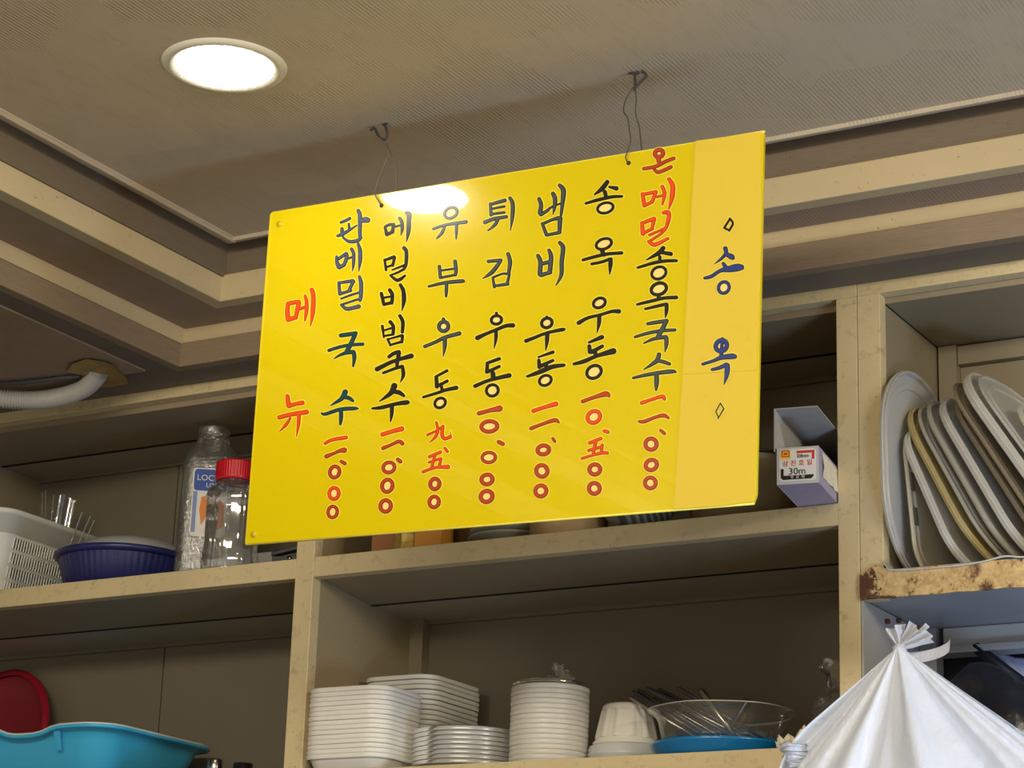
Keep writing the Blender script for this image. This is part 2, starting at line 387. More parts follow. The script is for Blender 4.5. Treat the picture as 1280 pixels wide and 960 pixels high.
# ------------------------------------------------------------------ sign
YS = -.43
def slab(pxs, y0, y1):
    b = MB(); P = [atY(x, y, YS) for x, y in pxs]
    b.prism([(p.x, y0, p.z) for p in P], (0, y1-y0, 0)); return b
sign = empty('menu_sign', atY(640, 430, YS), 0, 'yellow hand-lettered menu board with red and black Korean lettering hung from the ceiling', 'sign')
org = sign.location.copy()
def sb(mb, name, mats, **k):
    o = mb.build(name, mats, sign, **k); o.location = -org; return o
board = sb(slab([(340, 265.5), (951, 164.7), (955, 167), (945.5, 618), (942, 628), (310, 679.5), (306.5, 677), (337.5, 268)], YS, YS+.004), 'board', [SIGN_Y])
e = MB()
P = [atY(x, y, YS) for x, y in ((340, 265.5), (955, 163.8), (942, 628.5), (307, 680))]
for a, c in ((P[0], P[1]), (P[3], P[2]), (P[0], P[3])):
    e.tube([Vector((a.x, YS+.002, a.z)), Vector((c.x, YS+.002, c.z))], .0021 if a is P[0] and c is P[3] else .0017, 6)
sb(e, 'board_edge', SIGN_E)
def sheet(pxs, name, off):
    b = MB(); P = [atY(x, y, YS) for x, y in pxs]; b.prism([(p.x, YS-off, p.z) for p in P], (0, off-.0001, 0)); return sb(b, name, STRIP_Y)
sheet([(870, 176.5), (951, 165.5), (952, 240), (951, 330), (946.5, 463), (853.5, 468), (857, 410), (861.5, 330), (865.5, 250)], 'paper_strip', .0011)
sheet([(853.5, 466.5), (946.5, 461), (944.5, 560), (943, 600), (942, 627), (900, 632.5), (842, 636.5), (846, 590), (849.5, 530)], 'paper_strip', .0006)

# lettering: strokes "x y half-width", in eighths of a picture pixel from the tile's corner
def GL(s): return [[tuple(float(a) for a in p.split()) for p in st.split(',')] for st in s.split('|')]
LET = []
def L(ink_, ox, oy, s, rings=(), nofill=False): LET.append((ink_, ox, oy, s, rings))
# left title
L('R',320,340,"320 322 22,316 400 25,322 470 26|322 318 22,380 305 22,430 300 22|430 310 24,415 380 24,400 455 20|322 475 26,400 455 22|435 372 16,490 352 16|492 240 16,508 300 20,505 400 20,490 485 10|560 180 24,575 240 24,570 400 24,545 545 5")
L('R',320,450,"316 362 22,328 455 26|330 460 24,400 440 20,465 428 24|235 575 22,350 545 22,510 520 24|345 582 12,300 650 18,240 712 6|432 545 20,425 650 18,405 768 4")
# first column
L('B',400,250,"385 108 20,400 150 22,402 250 22,400 330 20,405 380 20|235 378 12,290 415 17,370 410 20,412 378 16|410 208 22,455 200 30,478 202 28|210 225 14,255 208 16,300 185 16|222 290 18,225 350 20|178 360 14,250 330 18,370 255 8|290 240 12,295 300 16")
L('B',400,250,"168 570 16,172 625 20,192 668 26|190 588 16,265 535 18|272 550 18,262 600 20,242 648 18|195 672 24,245 650 18|270 590 12,335 568 12|318 492 18,338 540 18,336 640 16,325 715 4|385 442 15,402 510 22,402 610 20,388 720 4")
L('B',400,250,"190 828 16,200 940 18|190 830 15,330 808 18|338 815 18,318 850 18,292 905 17|205 938 16,310 905 16|395 768 16,412 830 22,410 960 20,402 1005 16|212 988 10,300 955 12,395 925 12|405 985 14,330 1010 12,225 1045 12|215 1050 14,265 1088 20,330 1080 20,390 1065 22")
L('T',400,360,"210 475 22,350 455 22|358 452 22,310 560 24,268 640 24|90 625 17,200 590 18,310 570 18,430 562 18|142 708 6,200 672 14,268 648 20,335 640 22|340 645 22,345 700 22,333 782 11")
L('T',400,470,"255 160 28,222 222 24,165 262 16,108 296 6|235 212 18,290 220 22,330 248 16|20 375 12,60 380 18,200 335 20,340 325 20,385 326 8|212 350 22,212 420 22,205 482 14")
L('R',400,470,"52 675 16,120 640 18,262 615 20")
L('M',400,470,"65 805 22,150 770 16,200 748 20,245 742 28|215 855 18,250 875 20")
L('M',400,560,"150 178 6",((148,240,48,57,24,-70+90),))
L('R',400,560,"148 392 10",((142,455,48,57,24,10),))
L('M',400,560,"134 575 10",((128,640,46,56,22,10),))
# second column
L('N',400,250,"652 275 14,670 345 20|652 270 14,690 250 16,735 245 18|740 245 16,725 320 20|672 345 18,730 320 18|742 272 12,810 252 12|798 182 18,820 225 20,824 290 18,810 355 5|862 130 16,892 145 26,890 210 24,885 320 22,864 425 3")
L('N',400,250,"648 600 14,662 700 14|650 602 14,740 570 18|748 575 16,728 655 16|665 672 12,730 650 12|842 480 20,865 520 20,862 640 18,845 680 16|722 700 8,790 675 12,850 650 12|845 690 14,780 725 12,710 752 10|706 755 12,765 800 18,810 790 18,852 756 12")
L('N',400,360,"615 55 18,640 165 18|638 98 12,715 85 12|640 165 16,715 148 18|700 22 20,725 70 20,720 150 18|805 -30 18,835 30 22,840 130 22,820 232 4")
L('N',400,360,"625 382 16,640 495 10|640 425 10,720 400 12|645 480 12,735 465 12|705 340 20,735 385 18,732 460 18|800 278 18,830 340 20,825 440 18|680 512 14,705 575 12|700 508 10,820 475 14|712 568 12,810 540 14|828 480 16,820 540 16")
L('N',400,360,"692 688 18,740 655 20,790 640 22|792 648 22,775 740 20,770 790 16|572 812 24,700 748 20,800 712 20,915 680 26|635 850 14,740 810 16,820 785 18|826 785 18,835 870 20,805 945 4")
L('N',400,470,"745 100 32,715 165 26,660 210 18,595 255 6|730 158 20,790 165 24,840 198 16|525 325 12,620 315 20,760 280 20,870 265 24,895 265 10|722 290 22,718 380 20,706 460 6")
L('R',400,470,"625 585 22,720 555 22,820 528 26")
L('M',400,470,"632 722 20,710 690 17,790 655 20,825 675 22|780 835 20,805 855 22")
L('M',400,560,"695 128 8",((690,195,58,50,24,-20),))
L('M',400,560,"680 300 10",((675,378,52,62,25,15),))
L('M',400,560,"668 500 12",((658,580,52,58,26,15),))
# third column
L('K',520,230,"175 450 14,300 410 16,500 380 20|290 425 14,260 490 18,208 546 8|408 390 17,405 480 17,403 552 7",((350,290,66,50,20,-30),))
L('K',520,230,"235 825 18,245 935 18|392 775 20,402 860 20,396 910 16|250 866 12,400 845 12|245 938 14,400 908 14|130 1025 13,280 990 18,460 972 20,478 976 10|308 1005 18,305 1070 18,302 1125 12")
L('K',520,340,"276 472 18,290 500 14|90 745 18,200 700 18,290 655 20,435 615 22|290 670 22,288 750 20,272 855 3",((278,545,48,46,25,-40),))
L('N',520,440,"197 248 13,312 188 16|205 258 20,210 345 22|212 345 16,315 290 16|250 320 16,265 390 18|75 452 14,230 405 16,300 380 18,405 358 22",((243,510,56,46,19,-30),))
L('R',520,440,"205 705 14,220 780 16,195 850 16,135 908 4|115 830 14,200 790 12,260 752 14|270 745 18,262 820 20,285 868 18,345 848 18|350 845 8,350 790 2")
L('R',520,530,"290 242 14,315 275 16|135 328 16,245 282 18|190 320 16,160 430 16|130 385 12,250 345 14|252 350 16,235 420 16|70 480 15,160 445 16,230 432 16,320 430 24")
L('M',520,530,"200 520 12",((190,600,46,52,26,10),))
L('M',520,530,"185 705 12",((183,780,48,54,25,15),))
# fourth column
L('K',520,230,"745 205 16,890 165 20|745 200 16,752 310 18|755 250 12,885 225 14|755 302 14,885 285 14|690 385 20,780 350 20,905 328 18|820 355 18,790 410 18,722 466 8|942 142 18,968 200 22,965 330 20,945 470 4")
L('K',520,230,"725 775 18,850 762 18|848 770 18,790 850 22,740 900 20,668 946 5|922 700 20,942 780 22,928 890 18|770 940 14,785 1030 16|772 935 12,870 898 12,935 905 14|790 1020 14,920 1000 18|935 910 14,912 1000 16")
L('N',520,340,"806 412 16,815 440 12|615 660 24,700 620 18,800 580 18,900 540 20,970 535 24|802 590 18,800 670 18,780 775 3",((806,480,52,42,20,-10),))
L('N',520,440,"712 112 16,835 68 18|715 125 18,710 200 20|715 200 18,835 145 16|770 215 26,775 265 24|592 342 20,700 295 18,800 265 20,935 235 24",((765,385,60,56,20,-25),))
L('M',520,440,"630 615 22,740 585 22,838 566 32")
L('M',520,440,"735 680 12|830 900 22,870 920 22",((735,745,80,52,26,-5),))
L('M',520,530,"728 262 16",((730,335,66,50,22,-5),))
L('M',520,530,"716 490 10",((712,555,56,48,27,-10),))
L('M',520,530,"704 655 12",((708,725,60,54,28,-25),))
# fifth column
L('K',640,210,"272 310 20,292 370 22,282 450 24|290 468 18,350 430 17,400 390 12,500 352 10|412 258 22,432 310 24,425 400 18,410 468 4|480 175 20,515 225 26,508 340 22,492 470 14|305 558 16,345 665 20|318 555 16,400 520 16,470 500 22|482 505 26,476 645 20|350 672 16,480 645 18")
L('K',640,290,"262 238 20,285 300 24,280 420 24|372 183 18,392 250 24,380 400 24|290 320 20,380 300 20|290 432 22,385 405 20|480 108 20,512 160 24,498 300 23,494 430 20,440 536 6")
L('N',640,380,"350 128 14,360 142 12|142 370 20,220 340 18,350 290 16,500 258 20,525 258 12|355 295 24,350 380 20,338 470 4",((350,190,54,46,21,-25),))
L('N',640,380,"265 532 10,410 482 18|270 562 18,275 630 22|290 620 20,410 565 16|340 600 22,345 660 18|155 725 14,280 680 24,400 630 24,520 612 18",((335,765,62,48,19,-25),))
L('R',640,480,"215 270 22,320 235 20,440 200 26")
L('M',640,480,"192 445 20,310 400 18,430 362 22,468 385 12|410 545 16,430 575 16")
L('M',640,540,"320 112 8",((315,180,58,44,27,-10),))
L('M',640,540,"300 310 18",((300,390,56,58,27,-30),))
L('M',640,540,"302 515 14",((290,590,56,54,27,-35),))
# sixth column
L('N',640,210,"955 140 22,900 210 24,825 268 8|975 190 12,1045 205 24|930 240 22,945 300 20|740 355 14,860 320 18,1000 290 18,1100 285 15",((935,400,80,50,18,-15),))
L('N',640,290,"905 195 24,920 230 20|712 280 16,860 240 18,960 220 18,1098 210 18|800 320 16,900 300 16,975 272 16|988 275 22,985 340 22,978 425 6",((920,120,80,50,19,-20),))
L('N',640,290,"875 645 12|668 910 22,760 860 18,880 830 16,1000 795 18,1070 795 24|875 845 22,870 920 20,850 1016 3",((875,710,62,46,20,-25),))
L('N',640,380,"772 385 13,900 332 24|775 422 20,780 480 22|800 480 22,905 422 18|830 470 24,840 520 20|622 600 16,720 575 22,850 520 20,1015 472 32|832 600 14",((822,680,76,60,21,-30),))
L('M',640,480,"708 175 20,820 135 20,940 100 28,970 118 18")
L('R',640,480,"800 245 12|925 470 18,960 480 20",((820,330,66,56,26,-35),))
L('R',640,480,"778 590 18,890 545 18|840 570 20,815 690 18|768 665 16,890 630 16|905 610 16,895 680 16|702 745 15,800 715 15,900 690 18,955 690 18")
L('M',640,540,"850 298 14",((830,375,54,50,27,-10),))
L('M',640,540,"830 490 10",((825,565,54,54,27,-30),))
# seventh column
L('M',780,175,"345 185 26,355 235 22|198 288 18,320 265 20,420 215 20,498 185 20|308 300 18,350 322 20,470 272 20|370 370 13",((352,135,42,36,28,-20),))
L('R',780,175,"187 542 20,205 655 22|192 545 18,320 520 20|318 530 18,282 620 20|210 655 18,285 620 18|330 570 14,395 555 14|385 468 20,408 540 20,385 645 12|452 392 20,488 460 26,480 580 24,450 690 8")
L('R',780,260,"182 150 20,190 258 24|192 150 18,300 108 22|305 110 20,280 210 18|195 252 18,285 208 18|395 48 18,445 45 22,448 110 22,425 190 18|255 272 14,340 235 14,420 200 16|420 205 16,370 260 14,262 330 14|250 335 18,310 368 22,442 305 16")
L('N',780,260,"395 400 22,350 450 24,228 518 8|375 445 18,470 460 22|360 490 18,360 530 18|140 597 14,300 550 18,420 530 18,525 528 17",((350,650,74,58,19,-25),))
L('N',780,260,"345 870 20,350 905 20|135 965 14,280 930 18,400 902 18,525 895 20|215 1010 14,320 985 17,420 962 18|428 965 20,426 1030 20,415 1095 7",((350,810,78,56,22,-20),))
L('K',780,370,"240 278 18,340 262 20,430 248 20|425 255 22,385 330 24,345 402 24|112 410 14,250 370 18,380 348 18,510 340 17|202 472 9,300 430 18,420 410 20|425 418 22,425 480 22,412 560 6")
L('K',780,370,"352 585 22,335 640 24,280 685 18,198 736 6|350 650 18,400 660 20,455 680 18|95 820 14,200 795 18,330 772 20,480 755 22,520 760 10|327 792 24,327 870 25,322 940 12")
L('R',780,470,"178 270 20,280 235 18,385 205 20,405 230 18")
L('M',780,470,"152 455 14,205 455 20,320 412 18,400 395 22,445 420 14|370 545 17,405 575 18")
L('M',780,530,"262 115 10",((272,202,56,56,27,0),))
L('M',780,530,"292 340 12",((275,410,58,50,27,-25),))
L('M',780,530,"266 515 10",((265,590,54,54,26,-15),))
# paper strip
L('N',840,250,"585 190 12,615 240 12,578 310 12|578 308 11,530 285 12|530 282 12,585 195 12")
L('U',840,250,"540 490 24,545 540 20,490 600 14,422 650 2|550 548 22,600 572 30,612 582 24|520 640 18,545 680 26|335 785 16,400 768 20,490 712 20,580 695 34,660 680 40,700 678 30",((525,880,58,52,22,-60),))
L('U',840,400,"512 190 16,500 330 20,505 370 24|315 445 16,420 412 18,500 380 24,600 368 30,635 370 24|408 500 16,480 482 20,550 450 22|560 458 26,558 520 28,545 590 18,524 655 3",((500,262,58,52,30,-40),))
L('N',780,470,"970 275 7,1005 330 7|1005 330 8,945 432 6|950 415 7,925 360 7|925 360 7,970 275 7")

def stroke_poly(pts):
    p = spline(pts, 7); n = len(p); left = []; right = []
    for i in range(n):
        a = p[max(i-1, 0)]; c = p[min(i+1, n-1)]; dx, dy = c[0]-a[0], c[1]-a[1]; l = math.hypot(dx, dy) or 1
        nx, ny = -dy/l, dx/l; w_ = max(p[i][2], .5)
        left.append((p[i][0]+nx*w_, p[i][1]+ny*w_)); right.append((p[i][0]-nx*w_, p[i][1]-ny*w_))
    return p, left, right
def letter(entry):
    ink_, ox, oy, s, rings = entry
    mb = MB(); lay = 0
    def put(verts, faces, mi, h):
        W = []
        for x, y in verts:
            q = atY(ox + x/8, oy + y/8, YS); W.append((q.x, YS - h, q.z))
        mb.add(W, faces, mi)
    strokes = GL(s) if s else []
    xm = max([p[0] for st in strokes for p in st] + [0]); 
    h0 = .0013 if ox + (xm or (rings[0][0] if rings else 0))/8 > 858 else 0
    k = 0
    for r in rings:     # filled centre of closed rings
        cx, cy, rx, ry, wd = r[:5]; tilt = math.radians(r[5] if len(r) > 5 else -22)
        pts = [(cx + rx*math.cos(a)*math.cos(tilt) - ry*math.sin(a)*math.sin(tilt), cy + rx*math.cos(a)*math.sin(tilt) + ry*math.sin(a)*math.cos(tilt)) for a in [math.pi*2*i/24 for i in range(24)]]
        put(pts, [tuple(range(24))], 3, h0 + .00026)
        strokes.append([(x, y, wd*.80) for x, y in pts] + [(pts[0][0], pts[0][1], wd)])
    for layer, (dw, h, mi) in enumerate(((7, .00012, 2), (0, .0004, 0), (-9, .0007, 1))):
        for st in strokes:
            st2 = [(x, y, max(w_ + dw, 1.2 if dw < 0 else w_*.3) if dw <= 0 else w_ + dw) for x, y, w_ in st]
            if dw < 0 and max(p[2] for p in st) < 12: continue
            p, le, ri = stroke_poly(st2); n = len(p); hh = h0 + h + k*.000004; k += 1
            put(le + ri, [(i, i+1, i+1+n, i+n) for i in range(n-1)], mi, hh)
            closed = abs(p[0][0]-p[-1][0]) + abs(p[0][1]-p[-1][1]) < 1
            if not closed:
                for c, q, u in ((p[0], p[1], le[0]), (p[-1], p[-2], ri[-1])):
                    a0 = math.atan2(u[1]-c[1], u[0]-c[0]); r_ = max(c[2], .5)
                    put([(c[0] + r_*math.cos(a0 + math.pi*i/8), c[1] + r_*math.sin(a0 + math.pi*i/8)) for i in range(9)], [tuple(range(9))], mi, hh)
    a, b_ = INK[ink_]
    sb(mb, 'character', [a, b_, HALO, FILL])
for en in LET: letter(en)
DARK = flat('dark_iron', (.03, .027, .025), .5)
for px, py in ((477, 257), (786, 204)):
    q = atY(px, py, YS); b = MB(); b.tube([Vector((q.x, YS-.0008, q.z)), Vector((q.x, YS+.0005, q.z))], .0025, 12); sb(b, 'hanging_hole', DARK)
for px, py, r in ((349, 280, .0042), (317, 668, .0042)):
    q = atY(px, py, YS); b = MB(); b.tube([Vector((q.x, YS-.0004, q.z)), Vector((q.x, YS+.0005, q.z))], r, 14); sb(b, 'screw_plug', flat('olive_plug_%d' % py, (.55, .42, .01), .4))

# hanging wires and ceiling hooks
WIRE = flat('wire', (.10, .085, .06), .45); WIRE2 = flat('dark_wire', (.045, .04, .035), .5)
def wirething(label, hookpaths, strands, mt, nailpx):
    o = empty('hanging_wire', atY(*nailpx, YS), 0, label, 'wire', 'wires the menu board hangs from'); og = o.location.copy()
    for h in hookpaths:
        b = MB(); b.tube([Vector(p) for p in spline([tuple(atY(x, y, YS)) for x, y in h], 4)], .0016, 8); q = b.build('ceiling_hook', DARK, o); q.location = -og
    for pts in strands:
        b = MB(); P = [tuple(Vector((*((lambda v: (v.x, YS + dy, v.z))(atY(x, y, YS))),))) for x, y, dy in pts]
        b.tube([Vector(p) for p in spline(P, 5)], .00075, 6); q = b.build('strand', mt, o); q.location = -og
wirething('thin tan wire loop on a bent hook, nearest the round lamp',
  [[(462, 156), (470, 154), (478, 153), (484, 155)], [(478, 154), (482, 159), (484, 167), (481, 174), (475, 172), (471, 166), (468, 160), (463, 163)]],
  [[(474, 172, -.001), (481, 179, -.002), (486, 187, -.002), (487.5, 192, -.002), (484, 203, -.003), (477, 222, -.004), (471, 240, -.004), (471.5, 246, -.004), (477, 256, -.002)],
   [(481, 176, .001), (486, 187, .001), (491, 200, .003), (492.5, 213, .005), (492, 228, .0065), (490, 241, .0065), (484, 250, .0065), (478, 256, .006)]], WIRE, (475, 154))
wirething('dark kinked wire loop twisted on two nails above the red characters',
  [[(786, 91), (793, 92), (799, 91)], [(793, 92), (794, 102), (793, 113)], [(808, 95), (800, 103), (793, 111)], [(802, 90), (806, 91), (808, 96)]],
  [[(793, 109, -.002), (789, 115, -.002), (783, 126, -.002), (781, 140, -.003), (786, 149, -.003), (788, 162, -.003), (790, 178, -.004), (786, 192, -.004), (784, 198, -.004), (785.5, 204, -.002)],
   [(793, 109, .001), (794.5, 122, .002), (793, 140, .003), (796, 156, .006), (797.5, 172, .0065), (798.5, 186, .0065), (793, 198, .0065), (787, 203, .006)]], WIRE2, (797, 90))

# ------------------------------------------------------------------ downlights
def emis(name, c, s):
    mt = bpy.data.materials.new(name); mt.use_nodes = True; nt = mt.node_tree; nt.nodes.clear()
    o = nt.nodes.new('ShaderNodeOutputMaterial'); e_ = nt.nodes.new('ShaderNodeEmission'); e_.inputs[0].default_value = (*c, 1); e_.inputs[1].default_value = s
    nt.links.new(e_.outputs[0], o.inputs[0]); return mt
LAMPM = emis('lamp_diffuser', (1.0, .93, .80), 30)
LAMPR = emis('lamp_diffuser_right', (1.0, .90, .72), 60)
LAMPS = emis('lamp_diffuser_strong', (1.0, .90, .72), 60)
RING = plain('lamp_ring_white', (.62, .58, .47), .35, var=.04)
lamp = empty('recessed_downlight', atZ(280.5, 81.5, ZC), 0, 'round lit ceiling lamp with a pale ring beside the menu board', 'lamp')
b = MB(); b.lathe([(.0560, -.001), (.0568, -.0035), (.0640, -.0048), (.0700, -.0035), (.0722, 0)], n=48); b.build('ring', RING, lamp)
b = MB(); b.lathe([(.0005, -.0032), (.0562, -.0032)], n=48, cap0=True); b.build('diffuser', LAMPM, lamp)
for i, (x, y) in enumerate(((.10, -.80), (-.2, -2.9), (-2.9, -1.3))):
    c = copy_tree(lamp); c.location = (x, y, ZC)
    for ch in c.children:
        if ch.name.startswith('diffuser'): ch.data = ch.data.copy(); ch.data.materials[0] = LAMPS if i else LAMPR
    c['label'] = ('round ceiling lamp out of view to the right of the menu board', 'round ceiling lamp out of view behind the viewer', 'round ceiling lamp out of view to the left')[i]

# ------------------------------------------------------------------ objects
def crumple(mb, amp, freq, seed=0):
    s3 = Vector((seed*3.1, seed*1.7, seed*.9)); out = []
    for v in mb.v:
        p = Vector(v); q = noise.noise_vector(p*freq + s3); out.append(tuple(p + q*amp))
    mb.v = out
def text_mesh(name, body, size, mat, parent, loc, rot=(0,0,0), depth=.00015, align='CENTER', sx=1):
    cu = bpy.data.curves.new(name, 'FONT'); cu.body = body; cu.size = size; cu.extrude = depth; cu.align_x = align; cu.align_y = 'CENTER'; cu.resolution_u = 3
    t = bpy.data.objects.new(name+'_tmp', cu); col.objects.link(t)
    me = bpy.data.meshes.new_from_object(t.evaluated_get(bpy.context.evaluated_depsgraph_get()))
    bpy.data.objects.remove(t); me.name = name; me.materials.clear(); me.materials.append(mat)
    for v in me.vertices: v.co.x *= sx
    o = bpy.data.objects.new(name, me); col.objects.link(o); o.parent = parent; o.location = loc; o.rotation_euler = rot
    return o

# --- stacks of trays: each tray is a thing of its own (shell with turned-over rim)
def shell_tray(name, ringf, mat, prof, n_cap=True):
    b = MB(); rings = []
    for f, z in prof: rings.append([(x, y, z) for x, y in ringf(f)])
    b.loft(rings, True, True, False); return b.build(name, mat)
ORD = ['topmost', 'second from the top', 'third from the top', 'fourth from the top', 'fifth from the top', 'sixth from the top', 'seventh from the top', 'eighth from the top', 'ninth from the top', 'tenth from the top', 'eleventh from the top', 'twelfth from the top', 'thirteenth from the top', 'fourteenth from the top', 'fifteenth from the top', 'sixteenth from the top', 'seventeenth from the top', 'eighteenth from the top', 'nineteenth from the top', 'twentieth from the top', 'twenty-first from the top']
def stack(proto, cx, cy, z0, n, pitch, rz, what, where, cat, group, jit=.0008):
    for i in range(n):
        o = proto if i == 0 else proto.copy()
        if i: col.objects.link(o)
        o.location = (cx + random.uniform(-jit, jit), cy + random.uniform(-jit, jit), z0 + i*pitch); o.rotation_euler = (0, 0, rz + random.uniform(-.006, .006))
        tag(o, '%s, %s of %s' % (what, ORD[n-1-i], where), cat, group)
SQ = [(-.0135, 0), (-.0105, .0012), (-.0040, .0165), (-.0022, .0192), (-.0006, .0200), (.0004, .0188), (-.0002, .0160), (-.0008, .0140)]
def sqring(hx, hy, r): return lambda f: rrect(hx + f, hy + f, r + f*.6, 7)
fp = shell_tray('square_tray', sqring(.066, .058, .030), WHITEP2, SQ)
stack(fp, -1.7555, .047, ZB + .0005, 15, .0064, .01, 'white square plastic tray', 'the front stack by the left post', 'tray', 'square trays in the front stack', .0005)
rp = shell_tray('square_tray', sqring(.060, .074, .028), WHITEP2, SQ)
stack(rp, -1.753, .189, ZB + .0005, 19, .0070, -.01, 'white square plastic tray', 'the taller stack behind the front trays', 'tray', 'square trays in the rear stack', .0009)
def rring(f): return [( (.0765+f)*math.cos(a), (.0765+f)*math.sin(a)) for a in [2*math.pi*k/40 for k in range(40)]]
cp = shell_tray('round_container', rring, FROST, [(-.014, 0), (-.011, .001), (-.005, .010), (-.003, .0125), (-.0006, .013), (.0006, .0115), (0, .0070)])
stack(cp, -1.6235, .103, ZB + .0005, 8, .0062, 0, 'clear round plastic container', 'the low stack before the rear trays', 'container', 'clear round containers in the low stack', .0003)
def tring(f): return [((.0515+f)*math.cos(a), (.0515+f)*math.sin(a)) for a in [2*math.pi*k/36 for k in range(36)]]
tp = shell_tray('round_tub', tring, plain('milky_tub', (.60, .58, .53), .3, var=.04), [(-.012, .0), (-.004, .0008), (-.002, .0065), (-.0006, .0074), (.0006, .0068), (.0003, .0030), (-.0002, .0009)])
stack(tp, -1.490, .085, ZB + .0005, 16, .0066, 0, 'milky white round tub', 'the tall round stack', 'tub', 'milky round tubs in the tall stack', .0003)
b = MB(); b.lathe([(.0005, .002), (.040, .0015), (.0495, .003), (.0505, .0052), (.0515, .0050), (.0505, .001)], n=36); o = b.build('clear_lid', CLEAR); o.location = (-1.490, .085, ZB + .0005 + 16*.0066 + .0015)  # clear lid on top of the tall stack
tag(o, 'thin clear lid lying on the tall stack of milky round tubs', 'dish')
# wisp of plastic film on the tall stack
b = MB(); rings = []
for i in range(10):
    z = i*.0034; rings.append([(.022*(1-i/14)*math.cos(a)*(1+.35*math.sin(3*a+i)), .012*(1-i/14)*math.sin(a), z) for a in [2*math.pi*k/14 for k in range(14)]])
b.loft(rings); crumple(b, .010, 70, 3); crumple(b, .005, 200, 5); o = b.build('plastic_wisp', WRAP); o.location = (-1.488, .105, 1.8975)
tag(o, 'small crinkled wisp of clear plastic film on top of the tall round stack', 'plastic wrap')

# --- fluted cup upside down on a lid
cup = empty('fluted_cup', (-1.396, .125, 1.8155), 0, 'white fluted plastic cup standing upside down left of the clear bowl', 'cup')
b = MB(); flt = lambda a: 1 + .022*(1 if math.sin(a*12) > .2 else -1)
b.lathe([(.0445, 0), (.0448, .004), (.0430, .0045)], n=96, cap0=True)
b.lathe([(.0430, .0045), (.0415, .009)], n=96)
b.lathe([(.0415, .009), (.0335, .046)], n=96, fl=flt)
b.lathe([(.0335, .046), (.0325, .0515), (.0295, .0545), (.0005, .055)], n=96); b.build('cup_body', WHITEP, cup)
cl = empty('ribbed_lid', (-1.396, .125, 1.7845), 0, 'grey-white ribbed lid under the upside-down fluted cup', 'tub')
b = MB(); b.lathe([(.046, 0), (.047, .010), (.0505, .016), (.0515, .020), (.0495, .0215), (.0510, .0255), (.0485, .0275), (.049, .0295), (.046, .0305), (.0005, .0305)], n=48, cap0=True); b.build('lid_body', plain('pale_grey_lid', (.52, .53, .53), .35), cl)

# --- clear bowl with blue lid and cutlery
BX, BY = -1.248, .100
bl = empty('blue_plate', (BX, BY, 1.7855), 0, 'glossy bright blue shallow plate under the clear bowl', 'plate')
b = MB(); b.lathe([(.080, .0), (.084, .006), (.0905, .0165), (.0915, .0185), (.0895, .0205), (.0005, .0205)], n=56, cap0=True); b.build('plate_body', plain('glossy_blue', (.004, .17, .45), .18, var=.06, coat=.5), bl)
bw = empty('clear_bowl', (BX, BY, 1.8065), 0, 'clear flared plastic bowl holding metal chopsticks on a blue plate', 'bowl')
b = MB(); fl2 = lambda a: 1 + .012*math.sin(a*7)
b.lathe([(.0005, .0005), (.070, .0005), (.076, .006), (.081, .028), (.086, .036), (.0925, .0395), (.0940, .0415)], n=70, fl=fl2); b.build('bowl_body', CLEAR, bw)
b = MB(); b.tube([(.094*fl2(a)*math.cos(a), .094*fl2(a)*math.sin(a), .042) for a in [2*math.pi*k/70 for k in range(71)]], .0009, 6, cap=False); b.build('rim', FROST, bw)
STEEL = plain('steel', (.42, .40, .38), .22, 1, .5, .15, 60)
DSTEEL = plain('dark_steel', (.10, .10, .13), .3, .8, .5, .2, 60)
tips = [(787, 871), (791, 864), (797, 862), (803, 864), (808, 860), (812, 861), (817, 863), (823, 861), (846, 859), (875, 862), (936, 874)]
for i, (px, py) in enumerate(tips):
    T = atY(px, py, .10 + .004*(i % 4)); fx = -1.270 + i*.010; foot = Vector((min(fx, -1.180), .095 + .006*(i % 5), 1.811))
    if i == 9: foot = Vector((-1.225, .10, 1.811))
    if i == 10: foot = Vector((-1.252, .11, 1.811))
    d = T - foot; c = foot + Vector((0, 0, 0))
    o = MB(); r = .0024 if i < 9 else .0042
    o.tube([foot, foot + d*.6, T - d.normalized()*.003, T], [r*.8, r, r*1.15, r*.7], 8)
    ob_ = o.build('metal_chopstick' if i < 9 else 'spoon_handle', STEEL if i % 3 == 0 else DSTEEL)
    if i < 8: tag(ob_, '%s metal chopstick of the bunch leaning out of the clear bowl' % ['leftmost', 'second from the left', 'third from the left', 'fourth from the left', 'fifth from the left', 'sixth from the left', 'seventh from the left', 'eighth from the left'][i], 'chopstick', 'metal chopsticks bunched in the clear bowl')
    elif i == 8: tag(ob_, 'single thin chopstick standing apart from the bunch in the clear bowl', 'chopstick')
    elif i == 9: tag(ob_, 'thick dark handle with bright tip in the middle of the clear bowl', 'spoon')
    else: tag(ob_, 'dark upright handle at the right side of the clear bowl', 'spoon')

